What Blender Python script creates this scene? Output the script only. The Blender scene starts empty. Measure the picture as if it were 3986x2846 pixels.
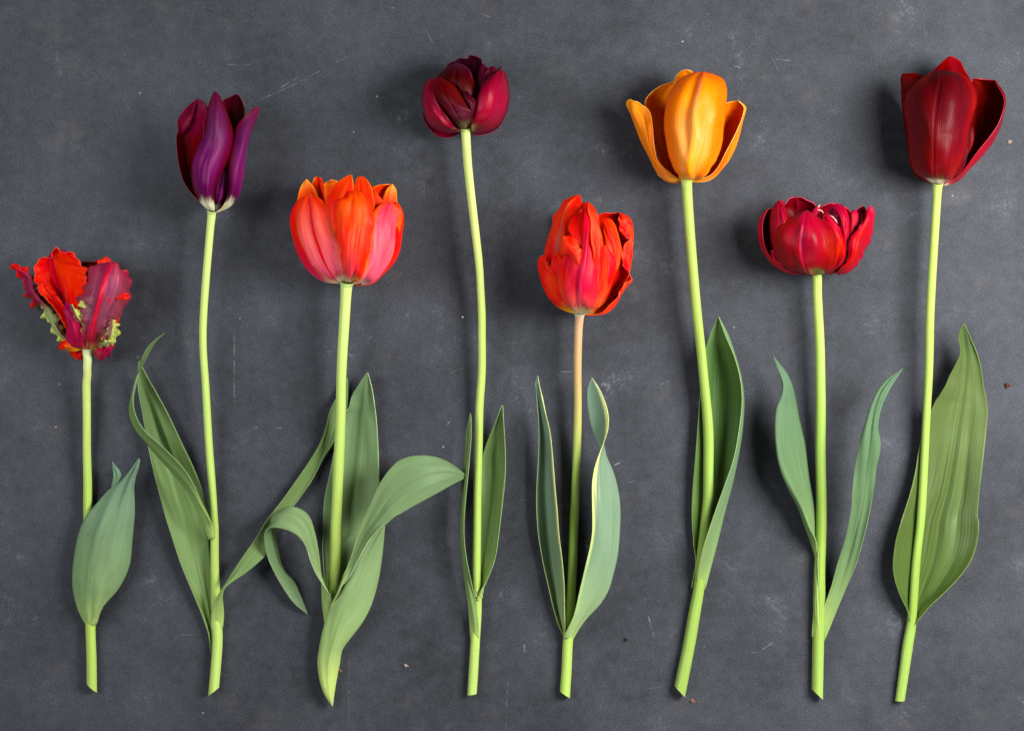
import bpy, bmesh, math, random
import numpy as np

# ------------------------------------------------------------------ scene, camera, light
scene = bpy.context.scene
K = 0.000143            # metres of table per photograph pixel
CAM_H = 1.25            # camera height above the slate
W_PX, H_PX = 3986.0, 2846.0

cam_d = bpy.data.cameras.new('camera')
cam = bpy.data.objects.new('camera', cam_d)
scene.collection.objects.link(cam)
cam.location = (0, 0, CAM_H)
cam.rotation_euler = (0, 0, 0)
cam_d.sensor_fit = 'HORIZONTAL'
cam_d.sensor_width = 36.0
cam_d.lens = 36.0 * CAM_H / (W_PX * K)
cam_d.clip_start = 0.02
cam_d.clip_end = 20.0
scene.camera = cam

world = bpy.data.worlds.new('World')
scene.world = world
world.use_nodes = True
bg = world.node_tree.nodes['Background']
bg.inputs[0].default_value = (0.80, 0.88, 1.0, 1)
bg.inputs[1].default_value = 0.01

def area(name, loc, target, sx, sy, power, col):
    d = bpy.data.lights.new(name, 'AREA')
    d.shape = 'RECTANGLE'; d.size = sx; d.size_y = sy
    d.energy = power; d.color = col
    o = bpy.data.objects.new(name, d)
    scene.collection.objects.link(o)
    o.location = loc
    v = np.array(target, float) - np.array(loc, float)
    from mathutils import Vector
    o.rotation_euler = Vector(v).to_track_quat('-Z', 'Y').to_euler()
    return o

area('window_light_right', (0.50, 0.10, 0.50), (0.15, 0.02, 0.0), 0.26, 0.34, 11.2, (1.0, 0.985, 0.96))
area('window_light_left', (-0.52, 0.12, 0.48), (-0.18, 0.02, 0.0), 0.26, 0.34, 3.5, (0.95, 0.98, 1.0))
area('window_light_far', (0.22, 0.70, 0.62), (0.14, 0.16, 0.0), 0.5, 0.26, 0.7, (0.97, 0.99, 1.0))
area('window_light_near', (0.05, -0.80, 0.26), (0.03, 0.05, 0.0), 0.7, 0.24, 1.9, (1.0, 0.99, 0.97))

vs = scene.view_settings
vs.view_transform = 'Standard'
vs.look = 'None'
vs.exposure = 0.0
vs.gamma = 1.0
vs.use_curve_mapping = False
scene.render.film_transparent = False

# ------------------------------------------------------------------ helpers: colour, nodes
def lin(c):
    out = []
    for v in c[:3]:
        v = v / 255.0
        out.append(v / 12.92 if v <= 0.04045 else ((v + 0.055) / 1.055) ** 2.4)
    return (out[0], out[1], out[2], 1.0)

class NT:
    def __init__(self, name):
        self.m = bpy.data.materials.new(name)
        self.m.use_nodes = True
        self.t = self.m.node_tree
        self.t.nodes.clear()
        self.out = self.t.nodes.new('ShaderNodeOutputMaterial')
    def n(self, typ, **kw):
        nd = self.t.nodes.new(typ)
        for k, v in kw.items():
            setattr(nd, k, v)
        return nd
    def put(self, sock, v):
        if isinstance(v, bpy.types.NodeSocket):
            self.t.links.new(v, sock)
        else:
            sock.default_value = v
    def math(self, op, a, b=0.0, c=None, clamp=False):
        nd = self.n('ShaderNodeMath', operation=op); nd.use_clamp = clamp
        self.put(nd.inputs[0], a); self.put(nd.inputs[1], b)
        if c is not None: self.put(nd.inputs[2], c)
        return nd.outputs[0]
    def smooth(self, v, a, b, lo=0.0, hi=1.0):
        nd = self.n('ShaderNodeMapRange', interpolation_type='SMOOTHSTEP')
        self.put(nd.inputs[0], v)
        for i, x in enumerate((a, b, lo, hi)): self.put(nd.inputs[i + 1], x)
        return nd.outputs[0]
    def mix(self, f, a, b, mode='MIX'):
        nd = self.n('ShaderNodeMix', data_type='RGBA', blend_type=mode)
        self.put(nd.inputs[0], f); self.put(nd.inputs[6], a); self.put(nd.inputs[7], b)
        return nd.outputs[2]
    def comb(self, x, y, z):
        nd = self.n('ShaderNodeCombineXYZ')
        for i, v in enumerate((x, y, z)): self.put(nd.inputs[i], v)
        return nd.outputs[0]
    def noise(self, vec, scale=1.0, detail=3.0, rough=0.55):
        nd = self.n('ShaderNodeTexNoise')
        self.put(nd.inputs['Vector'], vec)
        nd.inputs['Scale'].default_value = scale
        nd.inputs['Detail'].default_value = detail
        nd.inputs['Roughness'].default_value = rough
        return nd.outputs['Fac']
    def ramp(self, fac, stops):
        nd = self.n('ShaderNodeValToRGB')
        cr = nd.color_ramp
        cr.interpolation = 'EASE' if len(stops) < 3 else 'LINEAR'
        while len(cr.elements) < len(stops): cr.elements.new(0.5)
        for el, (p, c) in zip(cr.elements, stops):
            el.position = p; el.color = lin(c)
        self.put(nd.inputs[0], fac)
        return nd.outputs[0]

def blade_mat(name, centre, edge=None, e0=0.6, e1=1.0, stripe=None, stripe_w=0.12, streak_n=26.0,
              jag=0.12, vary=0.35, rough=0.42, spec=0.45, sheen=0.15, sss=0.30, bump=0.25,
              spots=None, spot_amt=0.5, coarse=0.25, sat=1.06, side=None, veins=38.0, vein_amt=0.10):
    """petal / leaf surface: colour runs along the blade (t) and towards its edges, in long fine streaks."""
    N = NT(name)
    uv = N.n('ShaderNodeUVMap').outputs[0]
    sep = N.n('ShaderNodeSeparateXYZ'); N.put(sep.inputs[0], uv)
    u, t = sep.outputs[0], sep.outputs[1]
    rnd = N.math('MULTIPLY', N.n('ShaderNodeObjectInfo').outputs['Random'], 37.0)
    e = N.math('MULTIPLY', N.math('ABSOLUTE', N.math('SUBTRACT', u, 0.5)), 2.0)
    fine = N.noise(N.comb(N.math('MULTIPLY', u, streak_n), N.math('MULTIPLY', t, 2.2), rnd), 1.0, 3.0, 0.6)
    veryfine = N.noise(N.comb(N.math('MULTIPLY', u, streak_n * 3.6), N.math('MULTIPLY', t, 3.5), rnd), 1.0, 2.0, 0.6)
    big = N.noise(N.comb(N.math('MULTIPLY', u, 3.2), N.math('MULTIPLY', t, 2.6), N.math('ADD', rnd, 9.0)), 1.0, 3.0, 0.55)
    fz = N.math('SUBTRACT', fine, 0.5)
    tj = N.math('ADD', t, N.math('MULTIPLY', fz, jag * 2.0), clamp=True)
    col = N.ramp(tj, centre)
    if edge:
        ec = N.ramp(tj, edge)
        es = e if side is None else (u if side == 'R' else N.math('SUBTRACT', 1.0, u))
        ej = N.math('ADD', es, N.math('ADD', N.math('MULTIPLY', fz, 0.45), N.math('MULTIPLY', N.math('SUBTRACT', big, 0.5), 0.5)))
        col = N.mix(N.smooth(ej, e0, e1), col, ec)
    if stripe:
        sc = N.ramp(tj, stripe)
        sj = N.math('ADD', e, N.math('MULTIPLY', fz, stripe_w * 0.9))
        col = N.mix(N.smooth(sj, stripe_w * 1.3, stripe_w * 0.25), col, sc)
    if spots:
        sp = N.noise(N.comb(N.math('MULTIPLY', u, 7.0), N.math('MULTIPLY', t, 9.0), N.math('ADD', rnd, 3.0)), 1.0, 4.0, 0.65)
        col = N.mix(N.math('MULTIPLY', N.smooth(sp, 0.56, 0.72), spot_amt), col, lin(spots))
    # value variation
    v = N.math('ADD', N.math('MULTIPLY', fz, vary * 1.6), N.math('MULTIPLY', N.math('SUBTRACT', veryfine, 0.5), vary * 0.9))
    v = N.math('ADD', v, N.math('MULTIPLY', N.math('SUBTRACT', big, 0.5), coarse * 1.6))
    uw = N.math('ADD', u, N.math('MULTIPLY', N.math('SUBTRACT', big, 0.5), 0.05))
    vein = N.math('MULTIPLY', N.math('SINE', N.math('MULTIPLY', uw, veins * 6.2832)), N.smooth(fine, 0.25, 0.75))
    v = N.math('ADD', v, N.math('MULTIPLY', vein, vein_amt))
    hsv = N.n('ShaderNodeHueSaturation')
    N.put(hsv.inputs['Value'], N.math('ADD', v, 1.0)); N.put(hsv.inputs['Color'], col)
    N.put(hsv.inputs['Saturation'], N.math('SUBTRACT', sat, N.math('MULTIPLY', v, 0.25)))
    N.put(hsv.inputs['Hue'], N.math('ADD', 0.5, N.math('MULTIPLY', N.math('SUBTRACT', big, 0.5), 0.02)))
    b = N.n('ShaderNodeBsdfPrincipled')
    N.put(b.inputs['Base Color'], hsv.outputs[0])
    N.put(b.inputs['Roughness'], N.math('ADD', rough - 0.06, N.math('MULTIPLY', fine, 0.14)))
    b.inputs['Specular IOR Level'].default_value = spec * 0.8
    N.put(b.inputs['Specular Tint'], N.mix(0.3, hsv.outputs[0], (1, 1, 1, 1)))
    b.inputs['Sheen Weight'].default_value = 0.0
    b.inputs['Anisotropic'].default_value = 0.25
    b.inputs['Sheen Roughness'].default_value = 0.4
    b.inputs['Subsurface Weight'].default_value = sss
    b.inputs['Subsurface Radius'].default_value = (1.0, 0.35, 0.2)
    b.inputs['Subsurface Scale'].default_value = 0.0016
    bp = N.n('ShaderNodeBump'); bp.inputs['Strength'].default_value = bump
    bp.inputs['Distance'].default_value = 0.0006
    N.put(bp.inputs['Height'], N.math('ADD', N.math('ADD', fine, N.math('MULTIPLY', veryfine, 0.35)), N.math('MULTIPLY', vein, 0.25)))
    N.put(b.inputs['Normal'], bp.outputs[0])
    N.put(N.out.inputs[0], b.outputs[0])
    return N.m

def plain_mat(name, col, rough=0.5, vary=0.25, scale=400.0, spec=0.3):
    N = NT(name)
    tc = N.n('ShaderNodeTexCoord').outputs['Object']
    f = N.noise(tc, scale, 3.0)
    c = lin(col)
    d = (c[0] * (1 - vary), c[1] * (1 - vary), c[2] * (1 - vary), 1)
    l = (min(1, c[0] * (1 + vary)), min(1, c[1] * (1 + vary)), min(1, c[2] * (1 + vary)), 1)
    b = N.n('ShaderNodeBsdfPrincipled')
    N.put(b.inputs['Base Color'], N.mix(N.smooth(f, 0.3, 0.7), d, l))
    b.inputs['Roughness'].default_value = rough
    b.inputs['Specular IOR Level'].default_value = spec
    N.put(N.out.inputs[0], b.outputs[0])
    return N.m

# ------------------------------------------------------------------ helpers: geometry
def crop(x0, y0, w_src, w_view):
    return (x0, y0, w_src / w_view)

def P(F, *xy):
    """pairs read off an enlarged view F -> photograph pixels"""
    return [(F[0] + xy[i] * F[2], F[1] + xy[i + 1] * F[2]) for i in range(0, len(xy), 2)]

def to_world(a):
    """(x px, y px, z mm) -> metres; each point stands at its own height above the slate"""
    a = np.asarray(a, float)
    z = a[..., 2] * 0.001
    f = K * (1.0 - z / CAM_H)
    return np.stack([(a[..., 0] - W_PX / 2) * f, -(a[..., 1] - H_PX / 2) * f, z], -1)

def spline(pts, w):
    """Catmull-Rom through pts (n,d) at parameters w in 0..n-1 (chord-aware tangents)."""
    pts = np.asarray(pts, float)
    n = len(pts)
    if n == 1: return np.repeat(pts, len(w), 0)
    if n == 2: return pts[0] + (pts[1] - pts[0]) * np.asarray(w)[:, None]
    d = np.maximum(np.linalg.norm(np.diff(pts, axis=0), axis=1), 1e-6) ** 0.6
    tan = np.zeros_like(pts)
    for i in range(n):
        if i == 0: tan[i] = (pts[1] - pts[0]) / d[0]
        elif i == n - 1: tan[i] = (pts[-1] - pts[-2]) / d[-1]
        else:
            a = (pts[i] - pts[i - 1]) / d[i - 1]; b = (pts[i + 1] - pts[i]) / d[i]
            tan[i] = (a * d[i] + b * d[i - 1]) / (d[i] + d[i - 1])
    w = np.clip(np.asarray(w, float), 0, n - 1)
    i = np.minimum(w.astype(int), n - 2)
    s = (w - i)[:, None]; h = d[i][:, None]
    p0, p1, m0, m1 = pts[i], pts[i + 1], tan[i] * h, tan[i + 1] * h
    return ((2 * s**3 - 3 * s**2 + 1) * p0 + (s**3 - 2 * s**2 + s) * m0
            + (-2 * s**3 + 3 * s**2) * p1 + (s**3 - s**2) * m1)

def smooth1(vals, t):
    vals = np.atleast_1d(np.asarray(vals, float))
    if len(vals) == 1: return np.full(len(t), vals[0])
    return spline(vals[:, None], np.asarray(t) * (len(vals) - 1))[:, 0]

def link_mesh(name, verts, faces, uvs, mats, parent, thick=0.0, origin=None):
    origin = np.array(parent.location) if origin is None and parent else (origin if origin is not None else np.zeros(3))
    me = bpy.data.meshes.new(name)
    me.from_pydata([tuple(v) for v in (np.asarray(verts) - origin)], [], faces)
    if uvs is not None:
        lay = me.uv_layers.new(name='UVMap')
        vi = np.empty(len(me.loops), dtype=np.int32)
        me.loops.foreach_get('vertex_index', vi)
        lay.data.foreach_set('uv', np.asarray(uvs, float)[vi].ravel())
    for m in mats: me.materials.append(m)
    me.polygons.foreach_set('use_smooth', [True] * len(me.polygons))
    me.update()
    o = bpy.data.objects.new(name, me)
    scene.collection.objects.link(o)
    if parent: o.parent = parent
    else: o.location = origin
    if thick:
        md = o.modifiers.new('thickness', 'SOLIDIFY')
        md.thickness = thick; md.offset = -1.0
        md.use_rim = True
        md.material_offset = 1
        md.material_offset_rim = 2
    return o

SEED = [11]
def sheet(name, parent, mats, curves, nu=22, nv=42, arch=None, folds=(), ruffle=None, wob=0.35,
          thick=0.34, flip=False, tipdens=1.35, label=None, scallop=None):
    """a petal or leaf spanned by 2-4 long curves running from its base to its tip.
    curves: list of (photo points, heights in mm).  mats: (side facing up, other side, rim)."""
    SEED[0] += 1
    rng = np.random.RandomState(SEED[0])
    cs = []
    for pts, zs in curves:
        n = len(pts)
        z = smooth1(zs, np.linspace(0, 1, n))
        cs.append(np.column_stack([np.asarray(pts, float), z / 0.143]))   # all in photo px
    tau = np.linspace(0, 1, nv + 1)
    tt = 1 - (1 - tau) ** tipdens
    dense = []
    same = all(len(c) == len(cs[0]) for c in cs)
    M = 240
    for c in cs: dense.append(spline(c, np.linspace(0, len(c) - 1, M)))
    rows = []
    if same:
        L = np.zeros(M)
        for d in dense: L[1:] += np.linalg.norm(np.diff(d, axis=0), axis=1)
        L = np.cumsum(L); L /= L[-1]
        w = np.interp(tt, L, np.linspace(0, 1, M))
        for d in dense:
            rows.append(np.stack([np.interp(w, np.linspace(0, 1, M), d[:, k]) for k in range(3)], -1))
    else:
        for d in dense:
            L = np.concatenate([[0], np.cumsum(np.linalg.norm(np.diff(d, axis=0), axis=1))]); L /= L[-1]
            rows.append(np.stack([np.interp(tt, L, d[:, k]) for k in range(3)], -1))
    ctl = np.stack(rows, 1)                      # (nv+1, k, 3)
    if ctl.shape[1] == 2:
        mid = ctl.mean(1)
        a = smooth1(arch if arch is not None else (0, 4, 4, 0), tt) / 0.143
        mid[:, 2] += a
        ctl = np.stack([ctl[:, 0], mid, ctl[:, 1]], 1)
    us = np.linspace(0, 1, nu + 1)
    k = ctl.shape[1]
    G = np.zeros((nv + 1, nu + 1, 3))
    if k == 3:
        l0 = (2 * (us - .5) * (us - 1)); l1 = -4 * us * (us - 1); l2 = 2 * us * (us - .5)
        G = l0[None, :, None] * ctl[:, 0:1] + l1[None, :, None] * ctl[:, 1:2] + l2[None, :, None] * ctl[:, 2:3]
    else:
        for r in range(nv + 1):
            G[r] = spline(ctl[r] + 0.0, us * (k - 1))
    G[..., 2] *= 0.143
    V = to_world(G)
    du = np.gradient(V, axis=1); dv = np.gradient(V, axis=0)
    nrm = np.cross(du, dv); ln = np.linalg.norm(nrm, axis=-1, keepdims=True)
    nrm = nrm / np.maximum(ln, 1e-12)
    up = (nrm[..., 2] * ln[..., 0]).sum() > 0
    if not up: nrm = -nrm
    U, T = np.meshgrid(us, tt)
    E = np.abs(U - .5) * 2
    win = np.clip(T * 8, 0, 1) * np.clip((1 - T) * 12, 0, 1)
    D = np.zeros_like(U)
    for f in folds:
        u0, u1, wd, amp, t0, t1 = f
        s = np.clip((T - t0) / max(t1 - t0, 1e-4), 0, 1)
        wt = np.sin(np.pi * s) ** 0.7 * ((T >= t0) & (T <= t1))
        D += amp * np.exp(-((U - (u0 + (u1 - u0) * s)) / wd) ** 2) * wt
    for q in range(5):
        fu, ft = rng.uniform(0.5, 2.6), rng.uniform(0.6, 3.0)
        D += wob * 0.5 * np.sin(2 * np.pi * (fu * U + ft * T) + rng.uniform(0, 6.28)) * win
    if ruffle:
        amp, freq, pw = ruffle
        for side in (0, 1):
            es = np.clip((U - .5) * 2 if side else (.5 - U) * 2, 0, 1) ** pw
            wv = np.zeros_like(T)
            for q in range(6):
                wv += rng.uniform(.25, .6) * np.sin(6.283 * freq * rng.uniform(.45, 1.7) * T + rng.uniform(0, 6.28) + U * rng.uniform(-2, 2))
            wv *= 0.55 + 0.45 * np.sin(6.283 * freq * 0.23 * T + rng.uniform(0, 6.28))
            D += amp * es * wv * win
    V = V + nrm * (D[..., None] * 0.001)
    if scallop:
        amp, cnt, t0, t1 = scallop
        lat = du / np.maximum(np.linalg.norm(du, axis=-1, keepdims=True), 1e-9)
        for side in (0, 1):
            es = np.clip((U - .5) * 2 if side else (.5 - U) * 2, 0, 1) ** 3
            wt = np.clip((T - t0) / .06, 0, 1) * np.clip((t1 - T) / .06, 0, 1)
            warp = T + 0.02 * np.sin(2 * np.pi * 3.1 * T + rng.uniform(0, 6.28))
            ph = warp * cnt + rng.uniform(0, 1)
            k = np.floor(ph).astype(int)
            var = np.array([rng.uniform(.35, 1.25) for _ in range(int(cnt) + 4)])[np.clip(k, 0, int(cnt) + 3)]
            lobe = np.sqrt(np.clip(np.sin(np.pi * (ph - k)), 0, 1)) * var - 0.35
            V = V + lat * ((1 if side else -1) * amp * 0.001 * es * wt * lobe)[..., None]
            V = V + nrm * (np.sin(2 * np.pi * ph * 0.5 + 1.0) * amp * 0.0006 * es * wt)[..., None]
    V[..., 2] = np.maximum(V[..., 2], 0.0006)
    idx = np.arange((nv + 1) * (nu + 1)).reshape(nv + 1, nu + 1)
    faces = []
    for r in range(nv):
        for c in range(nu):
            q = (idx[r, c], idx[r, c + 1], idx[r + 1, c + 1], idx[r + 1, c])
            faces.append(q if up != flip else q[::-1])
    o = link_mesh(name, V.reshape(-1, 3), faces, np.column_stack([U.ravel(), T.ravel()]), mats, parent, thick * 0.001)
    me = o.data
    bm = bmesh.new(); bm.from_mesh(me)
    bmesh.ops.remove_doubles(bm, verts=bm.verts, dist=2e-5)
    bm.to_mesh(me); bm.free()
    me.polygons.foreach_set('use_smooth', [True] * len(me.polygons))
    if label: o['label'] = label
    return o

def tube(name, parent, mats, pts, zs, rad, slant=0.0, seg=18, n=70, cap_mat=None, bumpy=0.0):
    """round stalk through photo points; rad in mm; slant in mm tilts the lower (last) end like a knife cut"""
    pts = np.asarray(pts, float)
    w = np.linspace(0, len(pts) - 1, n)
    xy = spline(pts, w)
    t = np.linspace(0, 1, n)
    z = smooth1(zs, t); r = smooth1(rad, t) * 0.001
    rk = np.random.RandomState(int(pts[0][1]))
    kink = sum(rk.uniform(.4, 1.0) * np.sin(2 * np.pi * f * t + rk.uniform(0, 6.28)) for f in (2.3, 4.1, 7.7))
    xy = xy + np.column_stack([kink * 0.7, 0 * kink]) * np.clip(np.minimum(t, 1 - t) * 12, 0, 1)[:, None]
    C = to_world(np.column_stack([xy, z]))
    rng = np.random.RandomState(len(pts) * 7 + int(pts[0][0]))
    tan = np.gradient(C, axis=0); tan /= np.linalg.norm(tan, axis=1, keepdims=True)
    side = np.cross(tan, (0, 0, 1.0)); side /= np.linalg.norm(side, axis=1, keepdims=True)
    upv = np.cross(side, tan)
    verts, uvs = [], []
    ph = rng.uniform(0, 6.28, 3)
    for i in range(n):
        for j in range(seg + 1):
            a = 2 * math.pi * j / seg
            rr = r[i] * (1 + 0.012 * math.sin(7 * a + ph[2]) + 0.015 * math.sin(31 * t[i] + ph[2]) + 0.035 * math.sin(2 * a + ph[0] + t[i] * 3) + 0.02 * math.sin(9 * t[i] + ph[1]))
            p = C[i] + side[i] * math.cos(a) * rr + upv[i] * math.sin(a) * rr
            if slant and i > n - 8:
                p = p - tan[i] * (math.cos(a) * slant * 0.001) * ((i - (n - 8)) / 7.0)
            p[2] = max(p[2], 0.0004)
            verts.append(p); uvs.append((j / seg, t[i]))
    faces = []
    for i in range(n - 1):
        for j in range(seg):
            a = i * (seg + 1) + j
            faces.append((a, a + seg + 1, a + seg + 2, a + 1))
    o = link_mesh(name, np.array(verts), faces, uvs, mats, parent)
    bm = bmesh.new(); bm.from_mesh(o.data)
    bmesh.ops.remove_doubles(bm, verts=bm.verts, dist=1e-7)
    bmesh.ops.recalc_face_normals(bm, faces=bm.faces)
    bm.to_mesh(o.data); bm.free()
    o.data.polygons.foreach_set('use_smooth', [True] * len(o.data.polygons))
    if cap_mat:
        last = np.array(verts[-(seg + 1):-1])
        c = last.mean(0)
        rings = [last, c + (last - c) * 0.86, c + (last - c) * 0.5 - tan[-1] * 0.0003, (c - tan[-1] * 0.0005)[None]]
        vv = np.concatenate(rings); ff = []
        for q in range(2):
            for j in range(seg):
                ff.append((q * seg + j, q * seg + (j + 1) % seg, (q + 1) * seg + (j + 1) % seg, (q + 1) * seg + j))
        for j in range(seg): ff.append((2 * seg + j, 2 * seg + (j + 1) % seg, 3 * seg))
        cap = link_mesh('cut_end', vv, ff, None, [cap_mat], o, origin=np.array(parent.location))
    return o

def tulip(base_px, label):
    e = bpy.data.objects.new('tulip', None)
    scene.collection.objects.link(e)
    p = to_world((base_px[0], base_px[1], 0.0))
    e.location = tuple(p)
    e.empty_display_size = 0.01
    e['label'] = label; e['category'] = 'tulip'; e['group'] = 'cut tulips laid in a row on the slate'
    return e

# views the coordinates below were read from
F1 = crop(0, 900, 600, 1624);     F2 = crop(600, 300, 500, 1353);   F3 = crop(1080, 640, 540, 1624)
F4 = crop(1580, 180, 460, 1624);  F5 = crop(2050, 720, 480, 1444);  F6 = crop(2400, 230, 540, 1624)
F7 = crop(2900, 720, 540, 2139);  F8 = crop(3440, 180, 540, 1462)
L1 = crop(200, 1700, 420, 656)
L2a = crop(450, 1250, 600, 1218); L2b = crop(450, 2000, 800, 1732)
L3a = crop(1000, 1400, 850, 1972); L3b = crop(1000, 2000, 600, 1249)
L4 = crop(1700, 1550, 350, 474);  G4 = crop(1300, 1000, 800, 2165)
L5a = crop(2020, 1400, 460, 1149); L5b = crop(2020, 2000, 460, 996)
L6a = crop(2560, 1200, 400, 812); L6b = crop(2560, 1950, 400, 812)
L7a = crop(2960, 1350, 600, 1392); L7b = crop(2960, 2050, 600, 1392)
L8a = crop(3400, 1230, 520, 1056); L8b = crop(3400, 1950, 520, 1056)

# ------------------------------------------------------------------ the slate
def slate_mat():
    N = NT('slate')
    tc = N.n('ShaderNodeTexCoord').outputs['Object']
    rot = N.n('ShaderNodeMapping'); N.put(rot.inputs[0], tc)
    rot.inputs['Rotation'].default_value = (0, 0, math.radians(28))
    rot.inputs['Scale'].default_value = (1.0, 1.35, 1.0)
    grain = N.noise(rot.outputs[0], 1150.0, 2.0, 0.6)
    rot2 = N.n('ShaderNodeMapping'); N.put(rot2.inputs[0], tc)
    rot2.inputs['Rotation'].default_value = (0, 0, math.radians(-35))
    rot2.inputs['Scale'].default_value = (1.0, 1.5, 1.0)
    grain2 = N.noise(tc, 150.0, 12.0, 0.88)
    mid = N.noise(tc, 170.0, 6.0, 0.75)
    big = N.noise(tc, 13.0, 8.0, 0.68)
    col = N.mix(N.smooth(grain, 0.2, 0.8), lin((34, 37, 44)), lin((62, 66, 75)))
    v = N.math('ADD', N.math('MULTIPLY', N.math('SUBTRACT', grain2, 0.5), 1.5), N.math('MULTIPLY', N.math('SUBTRACT', mid, 0.5), 0.9))
    v = N.math('ADD', v, N.math('MULTIPLY', N.math('SUBTRACT', big, 0.5), 2.0))
    hsv = N.n('ShaderNodeHueSaturation'); N.put(hsv.inputs['Color'], col)
    N.put(hsv.inputs['Value'], N.math('ADD', v, 0.92))
    N.put(hsv.inputs['Saturation'], 0.82)
    col = hsv.outputs[0]
    # faint warm (iron) patches
    warm = N.noise(tc, 34.0, 4.0, 0.6)
    col = N.mix(N.math('MULTIPLY', N.smooth(warm, 0.58, 0.78), 0.35), col, lin((84, 77, 75)))
    # chalky blotches and specks
    bl = N.noise(tc, 26.0, 6.0, 0.75)
    blg = N.noise(tc, 420.0, 2.0, 0.6)
    chalk = N.math('MULTIPLY', N.smooth(bl, 0.57, 0.75), N.smooth(blg, 0.4, 0.75))
    col = N.mix(N.math('MULTIPLY', chalk, 0.5), col, lin((135, 138, 145)))
    vor = N.n('ShaderNodeTexVoronoi'); N.put(vor.inputs['Vector'], tc); vor.inputs['Scale'].default_value = 95.0
    sp = N.smooth(vor.outputs['Distance'], 0.07, 0.03)
    keep = N.math('GREATER_THAN', N.noise(tc, 70.0, 1.0), 0.64)
    col = N.mix(N.math('MULTIPLY', N.math('MULTIPLY', sp, keep), 0.6), col, lin((165, 163, 160)))
    # scratches: each one a short worn line at its own place on the slab
    S = [(992,397,1208,298,3,.45),(1091,341,1161,298,3,.75),(1155,323,1250,272,3,.55),(1250,272,1386,203,2.5,.3),(1509,29,1537,29,4,.8),
         (1878,55,1906,65,3,.7),(1660,111,1685,172,3,.5),(931,249,977,251,3,.5),(377,255,443,316,3,.35),(443,316,515,443,3,.3),
         (876,249,981,252,3,.4),(3004,218,3034,279,3,.5),(3017,229,3078,234,3,.7),(2855,254,2885,262,4,.7),(911,1299,912,1595,3,.9),
         (668,1280,681,1362,3,.3),(982,1664,1103,1667,4,.6),(480,1735,563,1752,4,.3),(2908,2545,2952,2540,3,.8),(2952,2540,3013,2501,3.5,.9),
         (2524,2396,2546,2488,6,.5),(2506,2331,2576,2340,4,.35),(2506,2685,2576,2676,3,.4),(2040,2505,2043,2540,8,.6),
         (1978,2640,1969,2846,3,.5),(1358,2534,1358,2833,3,.35),(703,2472,756,2475,4,.45),(2128,1464,2160,1447,3,.5),(2160,1447,2232,1447,3,.45),
         (2172,1688,2224,1636,3,.4),(2392,1812,2414,1800,5,.8),(1747,1453,1814,1430,3,.5),(1969,1334,2020,1336,4,.35),(2444,1880,2476,1872,3,.5),
         (1735,1668,1750,1640,7,.5),(3430,2390,3450,2340,3,.3),(2640,1330,2700,1332,4,.4),(2565,1500,2620,1478,4,.3),(120,2420,150,2400,5,.4)]
    tot = None
    brk = N.noise(tc, 210.0, 4.0, 0.75)
    jit = N.math('MULTIPLY', N.math('SUBTRACT', N.noise(tc, 90.0, 2.0), 0.5), 1.6)
    for (x0, y0, x1, y1, wd, a) in S:
        p0 = to_world((x0, y0, 0)); p1 = to_world((x1, y1, 0))
        c = (p0 + p1) / 2; d = p1 - p0; L = np.linalg.norm(d); ang = math.atan2(d[1], d[0])
        mp = N.n('ShaderNodeMapping'); mp.vector_type = 'TEXTURE'
        N.put(mp.inputs[0], tc)
        mp.inputs['Location'].default_value = (c[0], c[1], 0)
        mp.inputs['Rotation'].default_value = (0, 0, ang)
        mp.inputs['Scale'].default_value = (L / 2, wd * K * 0.55, 1)
        s = N.n('ShaderNodeSeparateXYZ'); N.put(s.inputs[0], mp.outputs[0])
        ax = N.smooth(N.math('ABSOLUTE', s.outputs[0]), 1.0, 0.75)
        ay = N.smooth(N.math('ABSOLUTE', N.math('ADD', s.outputs[1], jit)), 1.0, 0.2)
        m = N.math('MULTIPLY', N.math('MULTIPLY', ax, ay), a)
        tot = m if tot is None else N.math('MAXIMUM', tot, m)
    tot = N.math('MULTIPLY', tot, N.smooth(brk, 0.40, 0.66))
    col = N.mix(N.math('MULTIPLY', tot, 0.55), col, lin((180, 181, 185)))
    b = N.n('ShaderNodeBsdfPrincipled')
    N.put(b.inputs['Base Color'], col)
    N.put(b.inputs['Roughness'], N.math('ADD', 0.62, N.math('MULTIPLY', mid, 0.16)))
    b.inputs['Specular IOR Level'].default_value = 0.25
    bp = N.n('ShaderNodeBump'); bp.inputs['Strength'].default_value = 0.14; bp.inputs['Distance'].default_value = 0.0004
    N.put(bp.inputs['Height'], N.math('ADD', grain2, N.math('MULTIPLY', grain, 0.6)))
    N.put(b.inputs['Normal'], bp.outputs[0])
    N.put(N.out.inputs[0], b.outputs[0])
    return N.m

def build_slate():
    me = bpy.data.meshes.new('slate_tabletop')
    bm = bmesh.new()
    bmesh.ops.create_cube(bm, size=1.0)
    for v in bm.verts:
        v.co.x *= 1.7; v.co.y *= 1.4; v.co.z = v.co.z * 0.02 - 0.01
    bmesh.ops.bevel(bm, geom=[e for e in bm.edges], offset=0.002, segments=2, affect='EDGES')
    bm.to_mesh(me); bm.free()
    me.materials.append(slate_mat())
    o = bpy.data.objects.new('slate_tabletop', me)
    scene.collection.objects.link(o)
    o['kind'] = 'structure'
    o['label'] = 'dark grey scratched slate surface under the tulips'
build_slate()

# ------------------------------------------------------------------ stems and leaves: materials
def stem_mat(name, stops, **kw):
    return blade_mat(name, stops, streak_n=14.0, jag=0.06, vary=0.16, coarse=0.30, rough=0.46, spec=0.4, sheen=0.0, sss=0.15, bump=0.22, sat=0.98, veins=16.0, vein_amt=0.05, spots=(140, 150, 70), spot_amt=0.3, **kw)

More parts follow.
